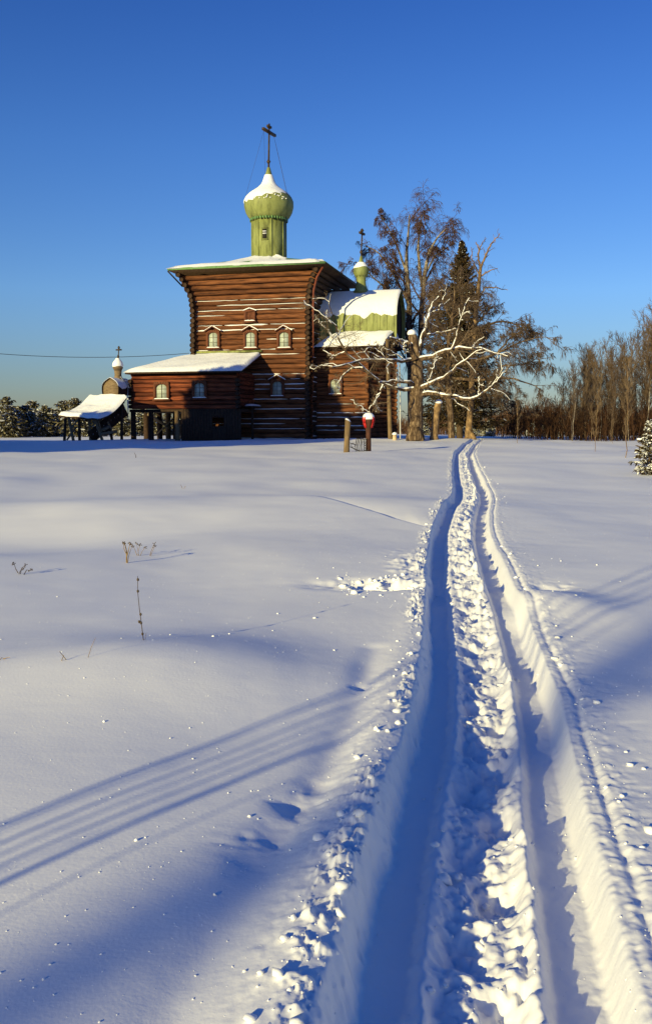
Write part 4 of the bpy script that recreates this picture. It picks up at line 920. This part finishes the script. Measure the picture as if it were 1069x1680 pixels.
# trees out of frame on the left: they throw the shade on the church
rp = np.random.default_rng(8)
cz = None
perp = np.array([Lh[1], -Lh[0]])
def caster(s, t, H, Rr, seed):
    """s across the light, t metres back along it from the church line"""
    pt = perp * s + Lh * (75 * Lh[1] * 0 + 0)   # point with perp coordinate s
    # move along the light until y = 73, then back t metres
    k = (73 - pt[1]) / Lh[1]; pt = pt + Lh * k - Lh * t; return pt
shade_proto = None
SH = [(-66, -.5), (-63.5, -.3), (-61, -.3), (-58.5, -.3), (-56, .2), (-54.2, .4), (-52.4, 3.4), (-51.6, 4.2), (-51.0, 4.2), (-50.4, 4.3), (-49.4, 4.5), (-48.6, 4.9), (-47.7, 4.4), (-45.2, 2.0), (-43.4, 2.2), (-41.6, 1.4), (-39.8, .6), (-38.4, -.2), (-50.0, 4.3), (-49.0, 4.6), (-46.2, 2.4)]
for i, (s_, zt0) in enumerate(SH):
    t_ = ((s_ + 45) / .788 + 37 + 2.5 * (i % 3)) / .906 + (6 if i > 13 else 0)
    pt = caster(s_, t_, 0, 0, i); H = zt0 + t_ * math.tan(SUN_EL) + 1.0
    if shade_proto is None:
        shade_proto = conifer('roadside_spruce', (0, 0, 0), 14, 3.4, 300, nb=520, card=.42, low=.02, lod=2.4, shape=.3, label='broad spruce out to the left of the church', group='spruces out to the left')
        o = shade_proto
    else: o = copy_tree(shade_proto)
    o.location = (pt[0], pt[1], mz(pt[0], pt[1]) - .2); k = H / 14; o.scale = (.8, .8, k); o.rotation_euler.z = rp.uniform(0, 6)
# bare trunk and willow stems behind the camera
pt = perp * -2.14; pt = pt + Lh * ((2.8 - pt[1]) / Lh[1]) - Lh * 62
b = np.array([pt[0], pt[1], mz(*pt) - .1]); e = empty('bare_tree', b); tag(e, 'straight bare trunk with a few limbs behind the viewer', 'tree'); rg = np.random.default_rng(3)
P = b + np.stack([np.zeros(10), np.zeros(10), np.linspace(0, 17.5, 10)], 1); q = MB(); q.tubes(P, np.linspace(.27, .19, 10), 9); q.build('trunk', M['bark'], e, offset=b)
Q, R_ = spawn(P[None], np.linspace(.27, .19, 10)[None], 7, .8, 1, .22, 6, .9, 0, .1, .4, rg, .02, up=.5); q = MB(); q.tubes(Q, R_, 5); q.build('limb', M['bark'], e, offset=b)
rg = np.random.default_rng(12); pt = perp * -2.75; pt = pt + Lh * ((3.1 - pt[1]) / Lh[1]) - Lh * 6.2; b = np.array([pt[0], pt[1], mz(*pt)])
e = empty('willow_shrub', b); tag(e, 'many stemmed bare willow shrub behind the viewer', 'shrub'); q = MB(); Q = []
for s_, hh, rw in ((-.45, 4.4, .018), (-.41, 3.6, .012), (-.30, 4.3, .017), (-.21, 4.5, .009), (-.14, 4.2, .015), (-.065, 4.4, .012), (-.035, 4.6, .018), (.12, 3.4, .010)):
    a_ = b + np.array([perp[0] * s_, perp[1] * s_, -.05]); tp = a_ + np.array([perp[0] * s_ * .25, perp[1] * s_ * .25, hh * .82]); n = 8; k = np.linspace(0, 1, n)[:, None]; P = a_ + (tp - a_) * k + rg.normal(0, .012, (n, 3)); q.tubes(P, np.linspace(rw * .8, rw * .35, n), 5); T2, T3 = spawn(P[None], np.linspace(rw, rw * .5, n)[None], 5, .3, .95, .35, 6, .22, -.01, .05, .55, rg, .004, up=.3); q.tubes(T2, T3, 4, False)
q.build('stem', M['twigb'], e, offset=b)

# ------------------------------------------------------------------ poles, gate posts, cable
b = W(640, 726, 62); b[2] = mz(b[0], b[1]) - .1; t = W(634.5, 556, 62)
e = empty('wooden_pole', b); tag(e, 'tall bare wooden pole leaning slightly in front of the apse', 'pole')
q = MB(); P, R = polyl([(*b, .16), (*t, .125)], 8, .004, rg); q.tubes(P, R, 10); q.build('shaft', M['post'], e, smooth=True, offset=b)
b = W(656, 722, 63.5); b[2] = mz(b[0], b[1]) - .1; t = W(655, 596, 63.5); q = MB(); q.tubes([b, (t + b) / 2 + (.03, 0, 0), t], [.045] * 3, 6)
e = empty('thin_pole', b); tag(e, 'thin whitish stake between the wooden pole and the old tree', 'pole'); q.build('shaft', M['tinpipe'], e, offset=b)
# gateposts
g0 = G(569, 742); Yp = float(g0[1]); zb = g0[2]
sp_ = Yp / 1500
e = empty('log_gatepost', g0); tag(e, 'round log gatepost with a slanted snowy top', 'post')
q = MB(); P = np.array([W(568, 743, Yp), W(569, 720, Yp), W(570.5, 690, Yp)]); P[0, 2] -= .1; q.tubes(P, [5.0 * sp_, 4.6 * sp_, 4.6 * sp_], 12)
v = q.v[0]; top = v[24:36]; top[:, 2] -= (top[:, 0] - top[:, 0].mean()) * .45
q.build('post', M['post'], e, offset=g0)
q = MB(); th = np.arange(12) / 12 * 2 * math.pi; c = top.mean(0); ring = c + (top - c) * 1.06; r2 = c + (top - c) * .7 + (0, 0, .07)
q.add(np.vstack([ring, r2, c[None] + (0, 0, .085)]), [(i, (i + 1) % 12, 12 + (i + 1) % 12, 12 + i) for i in range(12)] + [(12 + i, 12 + (i + 1) % 12, 24) for i in range(12)]); q.build('snow_cap', M['branchsnow'], e, smooth=True, offset=g0)
# carved gatepost with a red head
Yq = Yp + .4; sq = Yq / 1500; c = W(604, 742, Yq); c[2] = mz(c[0], c[1]) - .05
e = empty('carved_gatepost', c); tag(e, 'dark carved gatepost with red sides and a round snow cap', 'post')
def zq(py): return W(604, py, Yq)[2]
q = MB(); q.lathe((c[0], c[1], 0), [(4.8 * sq, c[2]), (4.6 * sq, zq(722)), (4.3 * sq, zq(718)), (4.6 * sq, zq(714)), (4.3 * sq, zq(711)), (4.8 * sq, zq(706)), (5.6 * sq, zq(701)), (7.5 * sq, zq(694)), (8.4 * sq, zq(688)), (6.5 * sq, zq(682)), (3 * sq, zq(679))], 8, .3)
q.build('post', M['redwood'], e, offset=c)
q = MB()
for th in (-2.75, -2.3, -.75, -.3, .5, 1.4, 2.4):
    pts = []
    for r_, zy in ((6.3, 702), (9.2, 694), (10.2, 687), (9.3, 684)):
        pts.append((c[0] + r_ * sq * math.cos(th), c[1] + r_ * sq * math.sin(th), zq(zy)))
    for a_, b_ in zip(pts[:-1], pts[1:]): q.beam(a_, b_, 2.6 * sq, 1.0 * sq)
q.build('red_petal', M['red'], e, offset=c)
q = MB(); q.lathe((c[0], c[1], 0), [(9.6 * sq, zq(688)), (10.0 * sq, zq(685)), (8.6 * sq, zq(681)), (5.5 * sq, zq(678)), (1 * sq, zq(676.8))], 14); q.build('snow_cap', M['branchsnow'], e, smooth=True, offset=c)
# iron gate
a_ = W(575, 733, Yp + .1); b_ = W(600, 740, Yq); e0 = (a_ + b_) / 2; e0[2] = mz(e0[0], e0[1])
e = empty('iron_gate', e0); tag(e, 'bent black wrought iron gate half buried between the two gateposts', 'gate')
q = MB()
def pl(lst, r=.017, Y_=Yp + .2): P = np.array([W(a, b2, Y_) for a, b2 in lst]); q.tubes(P, [r] * len(P), 5)
for x_ in (584, 586.5, 589, 591.5, 594): pl([(x_ + .8, 719 + (x_ % 2)), (x_ - 1 + rng.uniform(-1, 1), 731), (x_ - .5, 742)])
pl([(574, 733), (584, 738), (590, 740)], .022); pl([(574, 727), (584, 730)], .018); pl([(575, 730), (579, 727), (583, 731), (579, 734), (575, 731)], .012)
pl([(597, 720), (597, 741)]); pl([(600.5, 722), (600, 741)]); pl([(584, 719), (603, 721)], .018)
for yy in (725, 729, 733, 737): pl([(596, yy), (598.5, yy - 2), (600.5, yy), (598, yy + 2), (596, yy)], .012)
pl([(590, 741), (604, 738)], .02)
q.build('bars', M['iron'], e, offset=e0)

# cable to the tower corner from a pole off to the left
a_ = c2w((TL - .1, -.3, L(308, 580, 0)[2])); b_ = W(-420, 512, 66); mid = [(a_ * (1 - t) + b_ * t) + np.array([0, 0, -1.4 * 4 * t * (1 - t)]) for t in np.linspace(0, 1, 24)]
b0 = np.array([b_[0], b_[1], mz(b_[0], b_[1]) - .2])
e = empty('power_cable', a_); tag(e, 'thin dark cable sagging across the sky to the tower corner', 'cable'); q = MB(); q.tubes(mid, [.022] * 24, 5); q.build('wire', M['wire'], e, offset=a_)
e = empty('cable_pole', b0); tag(e, 'wooden cable pole out to the left', 'pole'); q = MB(); q.tubes([b0, b_ + (0, 0, .3)], [.16, .12], 8); q.build('shaft', M['post'], e, offset=b0)

# ------------------------------------------------------------------ dry weeds in the snow
def weed(name, label, px, py, stalks, m, heads=True, rg=np.random.default_rng(33), group=None):
    g0 = G(px, py); e = empty(name, g0); tag(e, label, 'dry plant', group); Y_ = float(g0[1]); st = MB(); hd = MB()
    for lst, r_ in stalks:
        P = np.array([W(a, b, Y_ + rg.uniform(-.03, .03)) for a, b in lst]); P[0, 2] = min(P[0, 2], mz(P[0, 0], P[0, 1]) - .02) if lst[0][1] >= py - 2 else P[0, 2]
        k = np.linspace(0, 1, len(P)); st.tubes(P, r_ * (1 - .5 * k), 5)
        if heads:
            for j in range(6):
                d = norm(rg.normal(size=3) + (0, 0, .8)); t_ = P[-1] + d * rg.uniform(.012, .03); st.tubes([P[-1], t_], [r_ * .4, r_ * .3], 3, False); hd.lathe(t_, [(.002, -.006), (.007, 0), (.002, .006)], 5)
    o = st.build('stalk', M[m], e, offset=g0)
    if heads: hd.build('seed_head', M['weedd'], o, offset=g0)
    return e
weed('dry_umbel', 'tuft of dry seed heads with a thick stalk casting a long shadow', 208, 924,
     [([(208, 924), (208, 905), (205, 893)], .011), ([(208, 915), (211, 903), (213, 893)], .006), ([(207, 908), (203, 900), (203, 892)], .005), ([(209, 924), (212, 910), (217, 895)], .004)], 'weed')
weed('dry_umbel', 'loose cluster of dry seed heads right of the thick stalk', 228, 912, [([(226, 912), (222, 903), (219, 896)], .004), ([(227, 912), (227, 903), (230, 895)], .004), ([(229, 912), (233, 905), (238, 899)], .004), ([(228, 911), (226, 900), (224, 893)], .003)], 'weed')
weed('dry_umbel', 'single dry seed head leaning right of the cluster', 247, 912, [([(245, 912), (249, 902), (253, 892)], .004), ([(246, 912), (251, 903), (254, 897)], .003)], 'weed')
weed('dry_umbel', 'low dark dry tuft at the left edge of the snow', 38, 943, [([(30, 940), (26, 933), (24, 926)], .005), ([(33, 941), (36, 932), (42, 928)], .005), ([(38, 942), (44, 935), (50, 936)], .005), ([(30, 941), (34, 936), (38, 935)], .004)], 'weedd')
g1 = weed('dry_weed', 'single tall thin dry stem with small buds', 236, 1051, [([(236, 1052), (233, 1030), (229, 1000), (226, 970), (226, 945)], .0035), ([(237, 1052), (239, 1045), (240, 1038)], .002)], 'weedd', heads=False)
hd = MB(); gp_ = G(236, 1051); Yw = gp_[1]
for a, b in ((233, 1040), (231, 1022), (230, 1008), (226, 970), (227, 951), (229, 1020)):
    p = W(a + rng.uniform(-1, 1), b, Yw); hd.lathe(p, [(.003, -.011), (.009, -.003), (.008, .005), (.003, .011)], 6)
hd.build('bud', M['weedd'], g1, offset=gp_)
weed('dry_grass', 'pale bent dry blades poking out of the snow', 105, 1085, [([(112, 1086), (104, 1076), (98, 1069)], .003), ([(100, 1087), (103, 1080), (105, 1075)], .003)], 'weed', heads=False)
weed('dry_grass', 'one thin pale blade slanting out of the snow', 143, 1077, [([(143, 1077), (150, 1062), (157, 1046)], .0022)], 'weed', heads=False)
weed('dry_grass', 'short pale grass blades at the very left edge', 8, 1082, [([(2, 1084), (8, 1080), (17, 1078)], .003), ([(-4, 1083), (3, 1079), (10, 1081)], .003)], 'weed', heads=False)
weed('dry_grass', 'tiny dry tuft far out on the snow before the church', 300, 802, [([(300, 804), (298, 798), (296, 795)], .006), ([(301, 804), (303, 799), (305, 797)], .006)], 'weed', heads=False)
weed('dry_grass', 'lone dark twig near the edge of the blue shade', 223, 751, [([(223, 752), (223, 748), (221, 743)], .015)], 'weedd', heads=False)

S.cycles.use_denoising = True
S.cycles.max_bounces = 6; S.cycles.diffuse_bounces = 3
